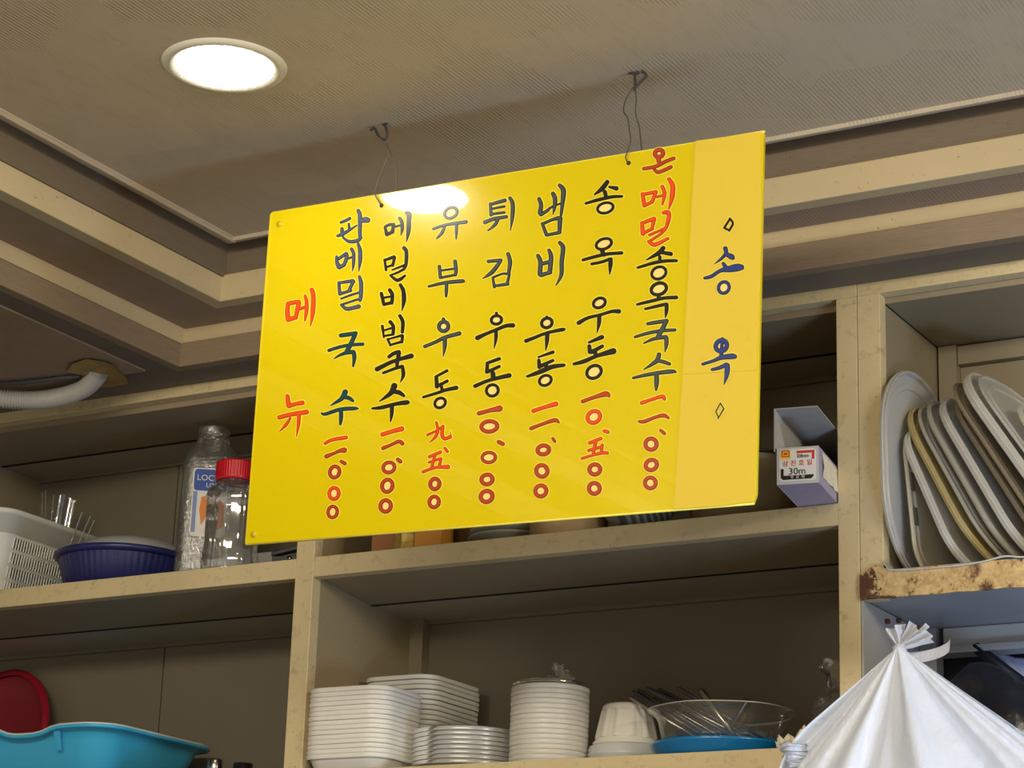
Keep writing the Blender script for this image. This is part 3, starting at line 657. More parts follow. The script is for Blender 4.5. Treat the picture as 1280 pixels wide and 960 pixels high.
# crumpled bag, napkins at right end of lower shelf
b = MB(); rings = []
for i in range(16):
    t = i/15; rings.append([(.052*(1-.55*t)*math.cos(a), .045*(1-.5*t)*math.sin(a), .130*t) for a in [2*math.pi*k/26 for k in range(26)]])
b.loft(rings); crumple(b, .024, 24, 1); crumple(b, .010, 70, 2); crumple(b, .004, 160, 2); b.v = [(x, y, max(z, 0)) for x, y, z in b.v]
o = b.build('clear_bag', WRAP); o.location = (-1.118, .190, ZB + .0005); tag(o, 'crumpled clear plastic bag slumped at the right end of the lower shelf', 'bag')
NAP = plain('napkin_paper', (.68, .62, .48), .8, var=.05)
for i, (x, y, rz, lb) in enumerate(((-1.128, .035, .5, 'crumpled cream paper napkin touching the right of the blue plate'), (-1.100, .022, -.4, 'folded cream paper scrap half under the white bundle'))):
    b = MB(); rows = []
    for j in range(9): rows.append([((k-4)*.0035, (j-4)*.0045, .012 + .010*math.sin(j*1.9+i)*math.cos(k*.8) + .001*k) for k in range(9)])
    b.loft(rows, False, sm=False); crumple(b, .0035, 70, i+4); zmin = min(v[2] for v in b.v); b.v = [(x_, y_, z_-zmin) for x_, y_, z_ in b.v]
    o = b.build('paper_napkin', NAP, solid=.0007); o.location = (x, y, ZB + .0008); o.rotation_euler = (0, 0, rz); tag(o, lb, 'napkin')

# --- foil box
fb = empty('foil_box', (-1.0585, -.100, 2.0805), math.radians(9.5), 'small square-ended cardboard foil box with open lid jutting over the shelf by the right post', 'box')
CARD = plain('silver_card', (.50, .49, .50), .45, var=.05); CARDP = plain('printed_purple_card', (.33, .29, .40), .5, var=.2, vs=60); CARDI = plain('grey_card_inside', (.38, .36, .33), .7, var=.08)
b = MB(); hw, ht, ln = .0255, .0455, .30
b.box(-hw, hw, 0, .0012, 0, ht, 0)
b.box(-hw, -hw+.0012, .0012, ln, 0, ht, 0); b.box(hw-.0012, hw, .0012, ln, 0, ht, 1); b.box(-hw+.0012, hw-.0012, .0012, ln, 0, .0012, 1); b.box(-hw, hw, ln, ln+.0012, 0, ht, 0)
b.build('carton', [CARD, CARDP], fb)
b = MB(); b.box(-hw-.0035, -hw-.0022, .0, ln, ht-.004, ht+.050); b.box(-hw-.0035, hw-.002, .004, ln, ht+.050, ht+.0512)
b.add([(-hw-.0035, .0, ht), (-hw+.010, .002, ht), (-hw-.0022, .0, ht+.050), (-hw-.0035, .0015, ht), (-hw+.010, .0035, ht), (-hw-.0022, .0015, ht+.050)], [(0,1,2),(5,4,3),(0,3,4,1),(1,4,5,2),(2,5,3,0)])
b.build('open_lid', CARDI, fb)
RED = flat('print_red', (.62, .03, .02)); BLK = flat('print_black', (.015, .013, .012)); WHT = flat('print_white', (.72, .70, .66)); YEL = flat('print_yellow', (.85, .55, .05))
def face(name, rects, mat, y, fbp=fb):
    b = MB()
    for x0, x1, z0, z1 in rects: b.box(x0, x1, y, y+.0002, z0, z1)
    return b.build(name, mat, fbp)
b = MB(); b.prism([(x*1.0, -.0004, .0235+z) for x, z in rrect(.0225, .0195, .004, 4)], (0, .0003, 0)); b.build('end_label', WHT, fb)
face('label_band', [(-.001, .0205, .0375, .0405), (.0175, .0205, .0295, .0405)], RED, -.0007)
b = MB(); b.prism([(x-.0145, -.0007, .0365+z) for x, z in rrect(.0062, .0058, .0015, 3)], (0, .0003, 0)); b.build('emblem', YEL, fb)
face('emblem_ring', [(-.0192, -.0098, .0404, .0416), (-.0192, -.018, .0335, .0416), (-.011, -.0098, .0335, .0416), (-.0192, -.0098, .0335, .0346), (-.0168, -.0122, .0362, .0388)], RED, -.0010)
b = MB(); b.prism([(-.0205, -.0007, .0190), (-.0170, -.0007, .0190), (-.0170, -.0007, .0105), (.0195, -.0007, .0105), (.0195, -.0007, .0085), (.0165, -.0007, .0055), (-.0180, -.0007, .0055), (-.0205, -.0007, .0080)], (0, .0003, 0)); b.build('label_frame', BLK, fb)
FR = (math.pi/2, 0, 0)
text_mesh('lettering', '30m', .0115, BLK, fb, (-.0005, -.0007, .0152), FR, sx=1.05)
text_mesh('lettering', '308mm', .0062, BLK, fb, (.0065, -.0007, .0338), FR, sx=.8)
text_mesh('lettering', '삼 진 호 일', .0078, RED, fb, (.0, -.0007, .0250), FR, sx=1.05)
text_mesh('lettering', '무  공  해', .0045, WHT, fb, (.0, -.0011, .0080), FR)
b = MB(); rows = []
for j in range(10): rows.append([(hw+.0006+.0008*math.sin(j*2+k), .02+.012*j, .012+.006*k) for k in range(6)])
b.loft(rows, False, sm=False); crumple(b, .0018, 90, 8); b.v = [(max(x, hw+.0004), y, z) for x, y, z in b.v]; b.build('torn_side_print', NAP, fb)

# --- left shelf: white basket
bk = empty('white_basket', (-2.530, .130, 2.0805), 0, 'white plastic basket with rows of slots at the left end of the middle shelf', 'basket')
BW = plain('basket_white', (.62, .62, .56), .4, var=.04)
b = MB(); HX, HY = .118, .118; H = .132
def wall_pts(h): f = -.022*(1-h/H); return HX+f, HY+f
prof = []
for h in (0, .010): prof.append([(x, y, h) for x, y in rrect(*wall_pts(h), .03, 6)])
b.loft(prof, True, True, False)
prof = [[(x, y, h) for x, y in rrect(*wall_pts(h), .032, 6)] for h in (.098, .124)]
prof.append([(x, y, .1245) for x, y in rrect(HX+.005, HY+.005, .036, 6)]); prof.append([(x, y, .132) for x, y in rrect(HX+.009, HY+.009, .04, 6)]); prof.append([(x, y, .133) for x, y in rrect(HX+.006, HY+.006, .04, 6)]); prof.append([(x, y, .130) for x, y in rrect(HX-.002, HY-.002, .034, 6)])
b.loft(prof); b.build('basket_body', BW, bk, solid=.0015)
b = MB()
for r in range(4):
    z0 = .010 + r*.022; z1 = z0 + .0175
    for side in range(4):
        for k in range(27):
            u = -.078 + k*.006
            for (za, zb) in ((z0, z1),):
                P = []
                for z in (za, zb):
                    hx, hy = wall_pts(z)
                    if side == 0: P.append((hx, u, z))
                    elif side == 1: P.append((u, -hy, z))
                    elif side == 2: P.append((-hx, u, z))
                    else: P.append((u, hy, z))
                b.tube(P, .0016, 4, cap=False)
    z0b = z1; ringsb = [[(x, y, z) for x, y in rrect(*wall_pts(z), .031, 6)] for z in (z1, z1+.0048 if r < 3 else .099)]
    b.loft(ringsb)
for side in range(4):       # solid corners
    pass
for ci, (sx_, sy_) in enumerate(((1,1), (-1,1), (-1,-1), (1,-1))):
    rings = []
    for z in (.010, .0983):
        hx, hy = wall_pts(z); k = 7; pts = rrect(hx, hy, .032, 6)[ci*7:ci*7+7]; rings.append([(x, y, z) for x, y in pts])
    b.loft(rings, False)
tag(b.build('slotted_walls', BW, bk), kind='stuff')
# red lid-like disc behind the basket and clear straws sticking out
b = MB(); b.lathe([(.0005, .002), (.085, 0), (.092, .003), (.095, .0065), (.091, .008), (.0005, .005)], n=40); o = b.build('red_plate', plain('dark_red_plastic', (.28, .012, .012), .35)); o.location = (-2.545, .13, 2.214); o.rotation_euler = (0, .0, 0); tag(o, 'dark red round plate lying on the white slotted basket', 'plate')
sp = atY(85, 655, .15)
for i, (px, py, qx, qy) in enumerate(((52, 652, 53, 616), (57, 655, 57, 613), (62, 658, 67, 619), (66, 665, 76, 619), (70, 668, 80, 618), (76, 670, 88, 622), (80, 672, 92, 625), (84, 676, 103, 640), (92, 680, 113, 645), (97, 684, 118, 650))):
    A = atY(px, py+14, .17); B_ = atY(qx, qy, .17); b = MB(); n_ = 6
    b.tube([A, A.lerp(B_, .5), B_], .0011 if i in (0, 1, 2, 7, 8, 9) else .0035, 8, cap=False)
    o = b.build('drinking_straw', WRAP if i not in (4, 5) else glass('bluish_clear_%d' % i, (.6, .75, .95), .15, .1)); tag(o, (['leftmost clear straw', 'second clear straw from the left', 'third clear straw from the left', 'fourth clear straw from the left', 'left one of two wide bluish straws', 'right one of two wide bluish straws', 'thick clear straw right of the wide bluish ones', 'third clear straw from the right', 'second clear straw from the right', 'rightmost, most tilted clear straw'][i]) + ' in the fan behind the white basket', 'straw', 'straws sticking out of the basket')

# --- navy colander
nc = empty('navy_colander', (-2.256, .122, 2.0805), 0, 'navy blue ribbed plastic colander beside the white basket', 'colander')
NAVY = plain('navy_plastic', (.018, .022, .115), .3, var=.2, vs=80)
b = MB(); rib = lambda a: 1 + .006*math.sin(a*60)
b.lathe([(.0005, .0), (.078, .0), (.088, .010), (.097, .040), (.1005, .054)], n=240, fl=rib); b.build('colander_body', NAVY, nc)
b = MB(); b.lathe([(.0995, .052), (.1035, .052), (.1075, .0555), (.1080, .0600), (.1050, .0620), (.1000, .060)], n=64); b.build('rim', NAVY, nc)
ld = empty('clear_dome', (-2.247, .124, 2.1430), 0, 'shallow clear plastic dome lid resting in the navy colander', 'lid')
b = MB(); b.lathe([(.088, 0), (.086, .006), (.074, .016), (.050, .024), (.0005, .027)], n=48); b.build('dome', FROST, ld)

# --- large pebbled jug
jg = empty('pebbled_jug', (-2.097, .112, 2.0805), math.radians(38), 'tall pebbled clear plastic jug with open neck and blue label', 'jug')
b = MB(); rings = []
for hw_, z in ((.041, 0), (.0445, .004), (.0445, .03), (.0435, .120), (.042, .180), (.038, .203), (.030, .214)): rings.append([(x, y, z) for x, y in rrect(hw_, hw_, .016, 6)])
rings.append([(.0245*math.cos(a), .0245*math.sin(a), .222) for a in [math.radians(45*0 + i*360/28 + 6) for i in range(28)]])
for r_, z in ((.0255, .226), (.0235, .229), (.0235, .240), (.0248, .242), (.0240, .245)): rings.append([(r_*math.cos(a), r_*math.sin(a), z) for a in [math.radians(i*360/28 + 6) for i in range(28)]])
b.loft(rings, True, True, False); b.build('jug_body', HAMMER, jg)
BLUE = flat('label_blue', (.02, .08, .36)); ORG = flat('label_orange', (.70, .22, .03)); 
b = MB(); b.prism([(x, -.0454, .120+z) for x, z in rrect(.026, .052, .006, 4)], (0, .0004, 0)); b.build('label', WHT, jg)
b = MB(); b.prism([(x, -.0456, .154+z) for x, z in rrect(.0245, .0165, .005, 4)], (0, .0003, 0)); b.build('label_panel', BLUE, jg)
b = MB()
for pts in (((-.012, .128), (.006, .134), (.004, .116), (-.004, .096), (-.010, .085), (-.014, .108)), ((.008, .130), (.022, .120), (.023, .085), (.012, .078), (.006, .100))):
    b.prism([(x, -.0456, z) for x, z in pts], (0, .0003, 0))
b.build('label_picture', ORG, jg)
b = MB(); b.box(-.0245, -.0185, -.0458, -.0455, .074, .136); b.build('label_stripe', flat('label_pale_blue', (.20, .27, .50)), jg)
text_mesh('lettering', 'LOCK&', .0125, WHT, jg, (.0, -.0458, .157), FR)
text_mesh('lettering', 'LOCK', .0095, WHT, jg, (.006, -.0458, .146), FR)

# --- jar with red lid
jr = empty('red_lidded_jar', (-2.006, .052, 2.0805), math.radians(20), 'clear plastic jar with a ribbed red screw lid next to the menu board edge', 'jar')
b = MB(); rings = []
for hw_, z in ((.033, 0), (.0365, .006), (.0370, .025), (.0350, .032), (.0350, .106), (.0365, .112), (.034, .124)): rings.append([(x, y, z) for x, y in rrect(hw_, hw_, .020, 6)])
for r_, z in ((.0285, .131), (.0265, .134), (.0265, .150)): rings.append([(r_*math.cos(a), r_*math.sin(a), z) for a in [math.radians(i*360/28 + 6) for i in range(28)]])
b.loft(rings, True, True, False); b.build('jar_body', CLEAR, jr)
b = MB(); b.lathe([(.0275, .138), (.0292, .1385), (.0295, .142)], n=60); b.lathe([(.0290, .142), (.0288, .165)], n=180, fl=lambda a: 1+.012*math.sin(a*45)); b.lathe([(.0288, .165), (.0270, .1675), (.0005, .1680)], n=60)
b.build('screw_lid', plain('red_lid_plastic', (.50, .008, .018), .3, var=.05), jr)

# clear tub and black clip right of the jar
b = MB(); rings = [[(x, y, z) for x, y in rrect(h_, h_*.8, .012, 5)] for h_, z in ((.026, 0), (.031, .028), (.034, .030))]; b.loft(rings, True, True, False)
o = b.build('clear_tub', FROST); o.location = (-1.940, .085, 2.0805); tag(o, 'low clear plastic tub half hidden under the left corner of the menu board', 'tub')
cpk = empty('black_clip', (-1.895, .045, 2.0805), .3, 'small black plastic clip lying by the left post', 'clip')
BLKP = plain('black_plastic', (.012, .012, .013), .3)
b = MB(); b.box(-.024, .022, -.008, .008, 0, .016); b.prism([(-.026, -.007, .016), (.018, -.007, .026), (.020, -.007, .033), (-.026, -.007, .022)], (0, .014, 0)); b.build('jaws', BLKP, cpk, bevel=.001)
b = MB(); b.tube([(.002, -.009, .012), (.002, .009, .012)], .004, 10); b.build('spring', STEEL, cpk)

# --- lower left: blue basin, red colander, steel utensil
bs_ = empty('blue_basin', (-2.306, .108, ZB + .0005), 0, 'sky blue rectangular plastic basin with pulled-out rim on the bottom left shelf', 'basin')
BLU = plain('sky_blue_plastic', (.05, .43, .72), .32, var=.05)
b = MB(); rings = []; HX, HY = .158, .132
for f, z in ((-.040, 0), (-.034, .004), (-.012, .060), (-.008, .072)): rings.append([(x, y, z) for x, y in rrect(HX+f, HY+f, .045, 8, 14)])
def dip(x, y): return -.011*math.exp(-((x-.015)/.045)**4) if y < -.09 else 0
for f, z in ((0, .0755), (.006, .0745), (.0075, .0765), (.004, .0795), (-.004, .0790)): rings.append([(x, y, z + dip(x, y)) for x, y in rrect(HX+f, HY+f, .050, 8, 14)])
# finer front edge
b.loft(rings, True, True, False); b.build('basin_body', BLU, bs_, solid=.0018)
b = MB(); ed_ = [(x, y, .0795 + dip(x, y)) for x, y in rrect(HX+.004, HY+.004, .050, 8, 14)]; b.tube(ed_ + ed_[:1], .0022, 6, cap=False); b.build('pale_rim', plain('pale_rim_plastic', (.60, .62, .56), .35), bs_)
for xx in (.070, -.06):
    b = MB(); b.prism([(xx, -HY-.0010, .070), (xx+.009, -HY-.0010, .0705), (xx+.006, -HY+.009, .045), (xx, -HY+.009, .045)], (0, -.004, 0)); b.build('rim_rib', BLU, bs_)
rc = empty('red_colander', (-2.535, .240, 1.886), 0, 'dark red round mesh colander standing on edge behind the blue basin', 'colander')
rc.rotation_euler = (math.radians(78), 0, math.radians(-6))
REDC = plain('dark_red_mesh', (.20, .010, .022), .4, var=.25, vs=140); REDR = plain('dark_red_rim', (.26, .006, .020), .3)
b = MB(); b.lathe([(.0915, -.004), (.1000, -.004), (.1010, .004), (.0920, .005)], n=64); b.build('rim', REDR, rc)
b = MB(); b.lathe([(.092, 0), (.086, -.006), (.060, -.015), (.0005, -.018)], n=120, fl=lambda a: 1+.004*math.sin(a*40)); b.build('mesh_bowl', REDC, rc)
rc.location = (-2.590, .240, 1.886); rc.scale = (1.16, 1.16, 1.16)
rc.location.z = 1.786 + .1015*1.16*math.sin(math.radians(78))
su = empty('steel_utensil', (-2.020, .070, ZB + .0005), 0, 'steel canister with black collar peeking over the blue basin corner', 'utensil')
b = MB(); b.lathe([(.0005, 0), (.011, 0), (.011, .033), (.0095, .035), (.0005, .035)], n=24); b.build('canister', STEEL, su)
b = MB(); b.lathe([(.0005, .0), (.014, 0), (.014, .030), (.0005, .031)], (.034, .02, 0), n=24); b.build('collar', BLKP, su)

# --- upper middle, peeping out under the board
def thing_box(name, mat, x, y, z, sx_, sy_, sz_, rz, label, cat, tilt=0, bev=.001):
    b = MB(); b.box(-sx_/2, sx_/2, -sy_/2, sy_/2, 0, sz_); o = b.build(name, mat, bevel=bev); o.location = (x, y, z); o.rotation_euler = (0, tilt, rz); return tag(o, label, cat)
Z2 = 2.0805
thing_box('cardboard_box', plain('orange_card', (.36, .15, .05), .6), -1.738, .10, Z2, .045, .12, .11, .12, 'orange-brown cardboard packet just right of the left post under the board', 'box')
thing_box('pink_packet', plain('pink_paper', (.52, .28, .20), .6), -1.704, .060, Z2, .050, .006, .09, -.15, 'flat pinkish paper packet leaning beside the gold pouch', 'packet')
b = MB(); rings = []
for i in range(12): z = i*.011; rings.append([(.020*math.cos(a)*(1+.2*math.sin(5*a)), .013*math.sin(a)*(1+.2*math.cos(4*a)), z) for a in [2*math.pi*k/20 for k in range(20)]])
b.loft(rings, True, True, True, sm=False); crumple(b, .003, 70, 6); b.v = [(x, y, max(z, 0)) for x, y, z in b.v]
o = b.build('gold_pouch', plain('gold_foil', (.50, .34, .08), .35, .3, var=.4, vs=60)); o.location = (-1.685, .024, Z2); tag(o, 'crinkled gold foil pouch at the front of the middle shelf', 'pouch')
thing_box('brown_box', plain('brown_card', (.15, .085, .03), .6), -1.638, .115, Z2, .060, .10, .10, 0, 'dark brown carton right of the gold pouch', 'box')
thing_box('orange_box', plain('orange_yellow_card', (.55, .24, .03), .5), -1.650, .035, Z2, .040, .04, .10, .1, 'small orange carton left of the stacked pale dishes', 'box')
dsh = MB(); dsh.lathe([(.0005, 0), (.036, 0), (.040, .004), (.058, .014), (.0625, .0155), (.0630, .017), (.060, .017)], n=44, cap0=True)
dm = plain('pale_green_dish', (.44, .46, .40), .25, var=.04)
d0 = dsh.build('dish', dm)
for i in range(4):
    o = d0 if i == 0 else d0.copy()
    if i: col.objects.link(o)
    o.location = (-1.552 + .001*(i % 2), .083, Z2 + i*.0085); o.rotation_euler = (0, 0, .1*i)
    tag(o, 'pale grey-green dish, %s of the four behind the board edge' % ORD[3-i], 'dish', 'pale dishes stacked under the board')
b = MB(); b.lathe([(.0005, 0), (.018, 0), (.024, .06), (.026, .062), (.026, .068)], n=32, cap0=True); o = b.build('dark_tumbler', glass('smoky_clear', (.35, .42, .52), .2, .1)); o.location = (-1.492, .15, Z2); tag(o, 'smoky blue tumbler right behind the pale dishes', 'tumbler')
b = MB(); b.lathe([(.0005, 0), (.050, 0), (.052, .003), (.052, .120), (.049, .124), (.0005, .124)], n=48); o = b.build('tan_canister', plain('tan_canister_paint', (.50, .36, .20), .45, var=.08)); o.location = (-1.456, .062, Z2); tag(o, 'round tan canister between the dishes and the striped packet', 'canister')
def striped():
    mt, nt, bs = base('blue_striped_wrap'); wv = nt.nodes.new('ShaderNodeTexWave'); wv.inputs['Scale'].default_value = 45; wv.bands_direction = 'DIAGONAL'
    nt.links.new(coords(nt), wv.inputs['Vector']); nt.links.new(mixc(nt, ramp(nt, wv.outputs['Fac'], .55, .7), (.12, .17, .24), (.42, .46, .48)), bs.inputs['Base Color']); bs.inputs['Roughness'].default_value = .3; return mt
b = MB(); rings = []
for i in range(9): x = -.05 + i*.0125; k = math.sin(math.pi*(i+.6)/9.2); rings.append([(x, .040*k*math.cos(a), .036 + .036*k*math.sin(a)) for a in [2*math.pi*j/20 for j in range(20)]])
b.loft(rings, True, True, True); crumple(b, .003, 40, 9); b.v = [(x, y, max(z, 0)) for x, y, z in b.v]
o = b.build('striped_packet', striped()); o.location = (-1.350, .060, Z2); o.rotation_euler = (0, 0, .05); tag(o, 'blue and white striped soft packet left of the large pot', 'packet')
pt = empty('large_pot', (-1.232, .135, Z2), 0, 'large grey-brown steel pot mostly hidden behind the paper strip of the board', 'pot')
b = MB(); b.lathe([(.0005, 0), (.050, 0), (.062, .006), (.074, .035), (.078, .070), (.079, .098)], n=56); b.build('pot_body', plain('dull_steel', (.36, .31, .23), .5, 0, var=.1, vs=20), pt)
b = MB(); b.lathe([(.079, .098), (.083, .099), (.083, .102), (.077, .103), (.0745, .10)], n=56); b.build('rim', plain('dark_rim', (.06, .05, .04), .4, .5), pt)
b = MB(); b.box(-.012, .012, -.02, .02, 0, .028); o = b.build('orange_packet', plain('deep_orange', (.50, .13, .015), .5), bevel=.002); o.location = (-1.128, .13, Z2); tag(o, 'small deep orange packet between the pot and the foil box', 'packet')

# --- upright lids in the right bay
def rlid(name, mat, bx, th, hw_, hh_, r, yc, rim=.006, label='', seat=1.9915, discs=True, face_mat=None, tw=0):
    """lid standing on its edge: local x = thickness toward the right, y = depth, z = up"""
    o = empty(name, (bx, yc, seat), 0, label, 'tray'); o.rotation_euler = (0, -math.radians(th), math.radians(tw))
    pts = lambda f: [(y, z) for y, z in rrect(hw_+f, hh_+f, max(r+f, .004), 9)]
    b = MB(); rings = []
    for f, x in ((-.006, .0), (-.0015, -.0005), (0, .001), (.0, rim), (-.0018, rim+.0004), (-.0035, rim-.0015), (-.0045, .0022), (-.014, .002), (-.016, .0036), (-.022, .0036), (-.024, .0018)):
        rings.append([(x, y, z + hh_) for y, z in pts(f)])
    b.loft(rings, True, True, True, sm=False); b.build('tray_body', mat, o)
    b = MB(); b.tube([(rim*.5, y, z+hh_) for y, z in pts(.0004)] + [(rim*.5, pts(.0004)[0][0], pts(.0004)[0][1]+hh_)], .0011, 6, cap=False); b.build('rim_bead', face_mat or mat, o)
    return o
def translucent(mt, c, f):
    nt = mt.node_tree; bs = nt.nodes['Principled BSDF']; out = nt.nodes['Material Output']; tr = nt.nodes.new('ShaderNodeBsdfTranslucent'); tr.inputs[0].default_value = (*c, 1)
    mx = nt.nodes.new('ShaderNodeMixShader'); mx.inputs[0].default_value = f
    nt.links.new(bs.outputs[0], mx.inputs[1]); nt.links.new(tr.outputs[0], mx.inputs[2]); nt.links.new(mx.outputs[0], out.inputs[0]); return mt
LW = plain('lid_white', (.70, .69, .66), .3, var=.04); LG = plain('lid_grey_white', (.50, .48, .43), .35, var=.06); LY = plain('lid_yellowed', (.60, .50, .26), .4, var=.08)
LB = plain('lid_brownish', (.36, .30, .21), .4, var=.08)
for mt_, c_ in ((LW, (.85, .83, .78)), (LG, (.78, .75, .68)), (LY, (.75, .65, .35)), (LB, (.6, .52, .38))): translucent(mt_, c_, .5)
LC = glass('cloudy_plastic', (.88, .87, .84), .03, .42, .3)
rlid('round_tray', LC, -0.9760, 1.0, .104, .134, .102, .084, 0.0080, 'large cloudy clear round tray lid standing against the left side of the right bay', tw=-4)
sl = rlid('slotted_tray', plain('tray_cloudy_beige', (.46, .41, .31), .35), -0.9497, 5, .082, .094, .040, .108, 0.0048, 'beige slotted tray lid second from the left in the right bay', tw=-8)
b = MB()
for zz in (.060, .105): b.box(.0045, .0066, -.078, -.070, zz, zz+.022)
b.build('slot', flat('slot_shadow', (.10, .085, .06)), sl)
rlid('white_tray', LW, -0.8905, 23, .090, .101, .050, .098, 0.0096, 'glossy white rounded tray third from the left in the right bay', tw=-10)
rlid('yellowed_tray', LY, -0.8625, 27, .090, .127, .080, .102, 0.0080, 'yellowed plastic tray lid leaning fourth in the right bay', tw=-10)
rlid('thin_white_tray', LG, -0.8435, 28, .090, .129, .075, .106, 0.0040, 'thin white tray lid directly right of the yellowed one', tw=-10)
rlid('curved_white_tray', LG, -0.8286, 28.5, .088, .131, .070, .106, 0.0064, 'grey-white tray lid two places right of the yellowed one', tw=-10)
rlid('broad_white_tray', LW, -0.8085, 29, .090, .131, .066, .106, 0.0104, 'broad white tray lid in the middle of the leaning row', tw=-10)
rlid('brownish_tray', LB, -0.7808, 31, .086, .136, .070, .108, 0.0056, 'brownish tray lid left of the tallest white one', tw=-10)
rlid('beige_tray', LB, -0.7646, 31.5, .088, .146, .070, .092, 0.0048, 'thin beige tray lid touching the tallest white one', tw=-10)
rlid('tall_white_tray', LW, -0.7382, 33, .096, .153, .080, .092, 0.0120, 'tallest bright white tray lid leaning at the right of the bay', tw=-10)
rlid('ringed_tray', LC, -0.7163, 33.5, .094, .154, .080, .092, 0.0032, 'clear ringed tray lid leaning over the tallest white one', tw=-10)
rlid('small_white_tray', LW, -0.6948, 34, .086, .125, .060, .092, 0.0064, 'smaller white tray lid right of the tallest white one', tw=-10)
rlid('last_white_tray', LW, -0.6709, 34, .084, .112, .060, .092, 0.0064, 'rightmost small white tray lid at the picture edge', tw=-10)

# --- hose under the low ceiling
hs = empty('corrugated_hose', atZ(60, 498, 2.345), 0, 'white corrugated hose hanging under the low ceiling at the left', 'hose'); og = hs.location.copy()
P = [(-60, 492, 2.336), (-20, 497, 2.336), (20, 500, 2.335), (50, 500, 2.335), (80, 495, 2.337), (104, 486, 2.341), (118, 474, 2.348), (124, 464, 2.354)]
path = [Vector(p) for p in spline([tuple(atZ(x, y, z) - og) for x, y, z in P], 40)]
rad = [.0118 + (.0022 if i % 4 < 2 else 0) for i in range(len(path))]
b = MB(); b.tube(path, rad, 14); b.build('hose_tube', plain('hose_white', (.40, .38, .35), .5, var=.04), hs)
b = MB(); pt_ = [(84, 462), (90, 453), (108, 448), (128, 450), (142, 455), (147, 463), (158, 472), (160, 479), (140, 483), (118, 483), (100, 478), (101, 469)]
Q = [atZ(x, y, 2.3555) for x, y in pt_]; c0 = sum(Q, Vector())/len(Q); rings = [[q.lerp(c0, t) - og + Vector((0, 0, -.004*t - .0035*random.random())) for q in Q] for t in (0, .3, .6, .9)]
b.loft(rings, True, False, True, sm=False); b.build('tape_patch', plain('brown_tape', (.27, .17, .045), .4, var=.25, vs=60), hs)
pipe = MB(); pipe.tube([atZ(-60, 483, 2.352) - og, atZ(30, 478, 2.352) - og, atZ(100, 470, 2.352) - og], .0035, 8); pipe.build('cable', flat('dark_cable', (.05, .05, .055)), hs)

# --- white plastic bundle, black bag, cloth on the lower right
def film(name, c, tl, rough=.28):
    mt, nt, bs = base(name); bs.inputs['Base Color'].default_value = (*c, 1); bs.inputs['Roughness'].default_value = rough
    out = nt.nodes['Material Output']; tr = nt.nodes.new('ShaderNodeBsdfTranslucent'); tr.inputs[0].default_value = (*c, 1)
    mx = nt.nodes.new('ShaderNodeMixShader'); mx.inputs[0].default_value = tl
    nt.links.new(bs.outputs[0], mx.inputs[1]); nt.links.new(tr.outputs[0], mx.inputs[2]); nt.links.new(mx.outputs[0], out.inputs[0])
    n1 = noise_n(nt, 22, 6, .62, coords(nt, (1, 1, .5))); bump(nt, n1, .55, .012, bs); return mt
FILM = film('white_film', (.78, .83, .93), .25)
wb = empty('white_plastic_bundle', (-.932, -.105, 1.872), 0, 'big white plastic bag bundle gathered to a knot and hung before the rusty shelf', 'bag')
NA, NR = 150, 34
AL, AR = math.radians(218.5), math.radians(-42)      # left and right edge directions seen from the front (x,z plane)
vs = []; fs = []
rnd = [random.uniform(-1, 1) for _ in range(60)]
def fold(u): return .55*math.sin(u*9+1)+.75*(1-2*abs(math.sin(u*6.5+2.2))**.6)+.35*math.sin(u*23+.7)+.30*(1-2*abs(math.sin(u*14+.5))**.5)
for j in range(NR+1):
    t = (j/NR)**1.25
    for i in range(NA):
        u = i/NA; th = 2*math.pi*u
        # elliptical cone widening downward; crest directions follow the folds
        zdrop = .36*t
        left, right = .262*t*1.74, .36*t*1.34
        cx = math.cos(th); wx = (right if cx > 0 else left)*cx*(1 - .10*(1-t))
        dy = math.sin(th)*((.125 if math.sin(th) < 0 else .035)*t + .009)
        am = .0095*min(1, t*4)*(1 + .3*t)
        k = fold(u*2*math.pi) 
        x = wx*(1+.0*k) + .004*math.cos(th); y = dy - am*k*(1 if math.sin(th) < 0 else .3) ; z = -zdrop*(1 - .06*abs(cx)) + .004*k*t
        if x < -.10: x = -.10 - .045*(1 - math.exp(-(-.10 - x)/.045))
        nz = noise.noise_vector(Vector((x*14, y*14, z*9)))*.005*t
        vs.append((x + nz.x, y + nz.y, z + nz.z))
for j in range(NR):
    for i in range(NA):
        k = (i+1) % NA; fs.append((j*NA+i, (j+1)*NA+i, (j+1)*NA+k, j*NA+k))
b = MB(); b.add(vs, fs, 0, True); b.build('bundle_film', FILM, wb)
THIN = film('thin_white_film', (.72, .74, .80), .4)
b = MB()       # gathered tuft and flared ears over the knot
def spline_rows(rows): return rows
def ear(dirx, dirz, ln, wd, seed, y0=0):
    rows = []
    for j in range(9):
        t = j/8; cx_, cz_ = dirx*ln*t, dirz*ln*t
        rows.append([(cx_ + (-dirz)*wd*(q/6-.5)*(.25+t), y0 + .006*math.sin(q*2.1+seed)*(.3+t), cz_ + dirx*wd*(q/6-.5)*(.25+t)) for q in range(7)])
    rows = [spline(r_, 3) for r_ in spline_rows(rows)]
    b.loft(rows, False)
ear(-.25, .97, .026, .020, 1, -.002); ear(.35, .94, .022, .022, 2, .004); ear(.93, .38, .040, .020, 3, -.004); ear(.75, .60, .032, .026, 4, .0)
crumple(b, .0018, 70, 5); b.build('tuft', THIN, wb)
b = MB(); b.lathe([(.004, .006), (.008, .003), (.0085, -.003), (.006, -.008)], n=20); crumple(b, .0012, 150, 7); b.build('knot', THIN, wb)
b = MB(); rows = []
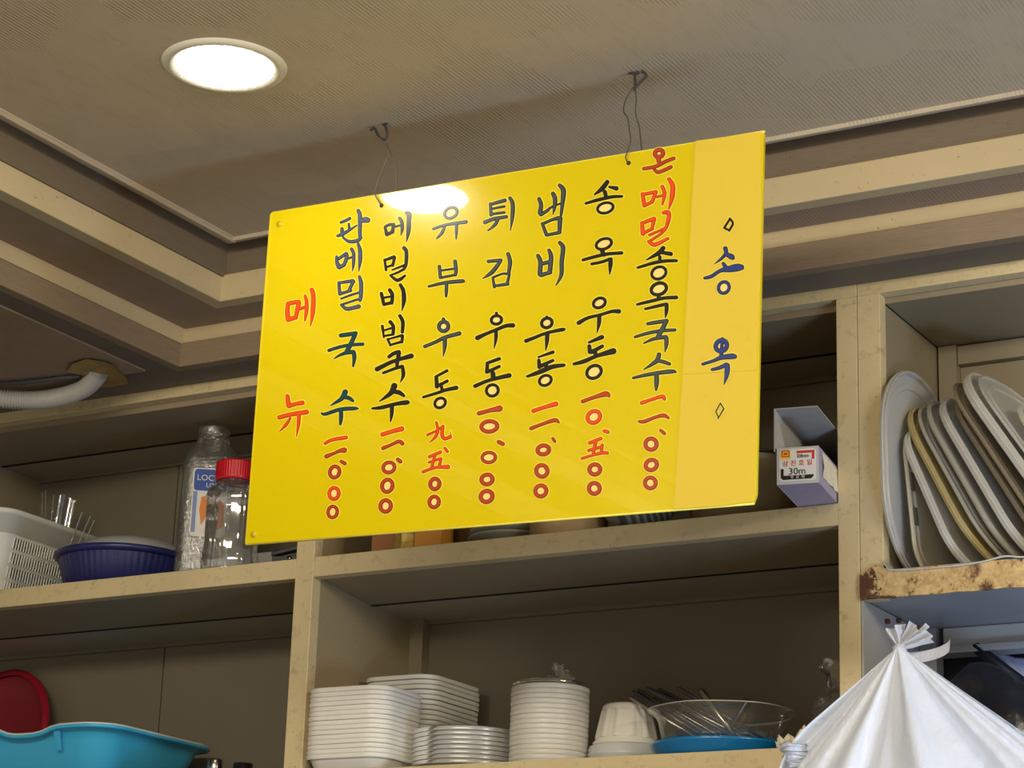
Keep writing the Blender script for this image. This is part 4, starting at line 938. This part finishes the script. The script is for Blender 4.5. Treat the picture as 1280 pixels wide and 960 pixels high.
for j in range(14):
    a = math.pi*j/13; cx_ = .030 - .026*math.cos(a); cz_ = -.008 - .006*math.sin(a) + .012*(j/13)
    rows.append([(cx_, .008 + .001*q, cz_ + (q-1.5)*.0045) for q in range(4)])
b.loft(rows, False); b.build('handle_loop', THIN, wb)
# crimped gathered end at the left
b = MB(); rows = []
E0 = atY(990, 930, -.13) - Vector((-.932, -.105, 1.872)); E1 = atY(1010, 985, -.13) - Vector((-.932, -.105, 1.872))
for j in range(40):
    t = j/39; c = E0.lerp(E1, t); rr = .012 + .0025*(j % 2) + .001*math.sin(j*1.3)
    rows.append([c + Vector((math.cos(a)*rr*1.1, math.sin(a)*rr, math.sin(a*2+j)*.001)) for a in [2*math.pi*k/12 for k in range(12)]])
b.loft(rows, True, True, True, sm=False); crumple(b, .0018, 110, 11); b.build('crimped_end', FILM, wb)

def lump(cx, cy, cz, rx, ry, rz_, name, mat, label, cat, seed, amp=.02, fr=16):
    b = MB(); rings = []; n_ = 40
    for i in range(1, 26):
        p = math.pi*i/26; rings.append([(rx*math.sin(p)*math.cos(a), ry*math.sin(p)*math.sin(a), rz_*math.cos(p)) for a in [2*math.pi*k/n_ for k in range(n_)]])
    b.loft(rings, True, True, True); crumple(b, amp, fr, seed); crumple(b, amp*.35, fr*3, seed+1)
    o = b.build(name, mat); o.location = (cx, cy, cz); return tag(o, label, cat)
BLKB = plain('black_bag_film', (.010, .011, .016), .25, var=.3, vs=30, bmp=.4)
lump(-.900, .115, 1.760, .105, .060, .125, 'black_bag', BLKB, 'glossy black plastic bag stuffed behind the white bundle', 'bag', 21)
# folded bluish white cloth at the far right
b = MB(); rows = []
A_ = [atY(x, y, .228) for x, y in ((1226, 812), (1238, 822), (1246, 850), (1252, 880), (1262, 905), (1290, 940))]
B_ = [atY(x, y, .245) for x, y in ((1300, 828), (1320, 850), (1340, 870), (1350, 890), (1360, 920), (1380, 960))]
for p, q in zip(spline([tuple(p) for p in A_], 4), spline([tuple(p) for p in B_], 4)):
    p, q = Vector(p), Vector(q); rows.append([p.lerp(q, k/10) + Vector((0, .006*math.sin(k*1.5), 0)) for k in range(11)])
b.loft(rows, False); o = b.build('folded_sheet', plain('bluish_sheet', (.38, .43, .62), .5, var=.05), solid=.002); tag(o, 'pale bluish sheet leaning inside the dark bay at the far right', 'sheet')
b = MB(); A_ = [atY(x, y, .185) for x, y in ((1218, 808), (1290, 862))]; b.tube([A_[0], A_[1]], .007, 4); o = b.build('dark_strap', flat('navy_strap', (.012, .014, .03), .5)); tag(o, 'dark diagonal strap crossing in front of the pale bluish sheet', 'strap')
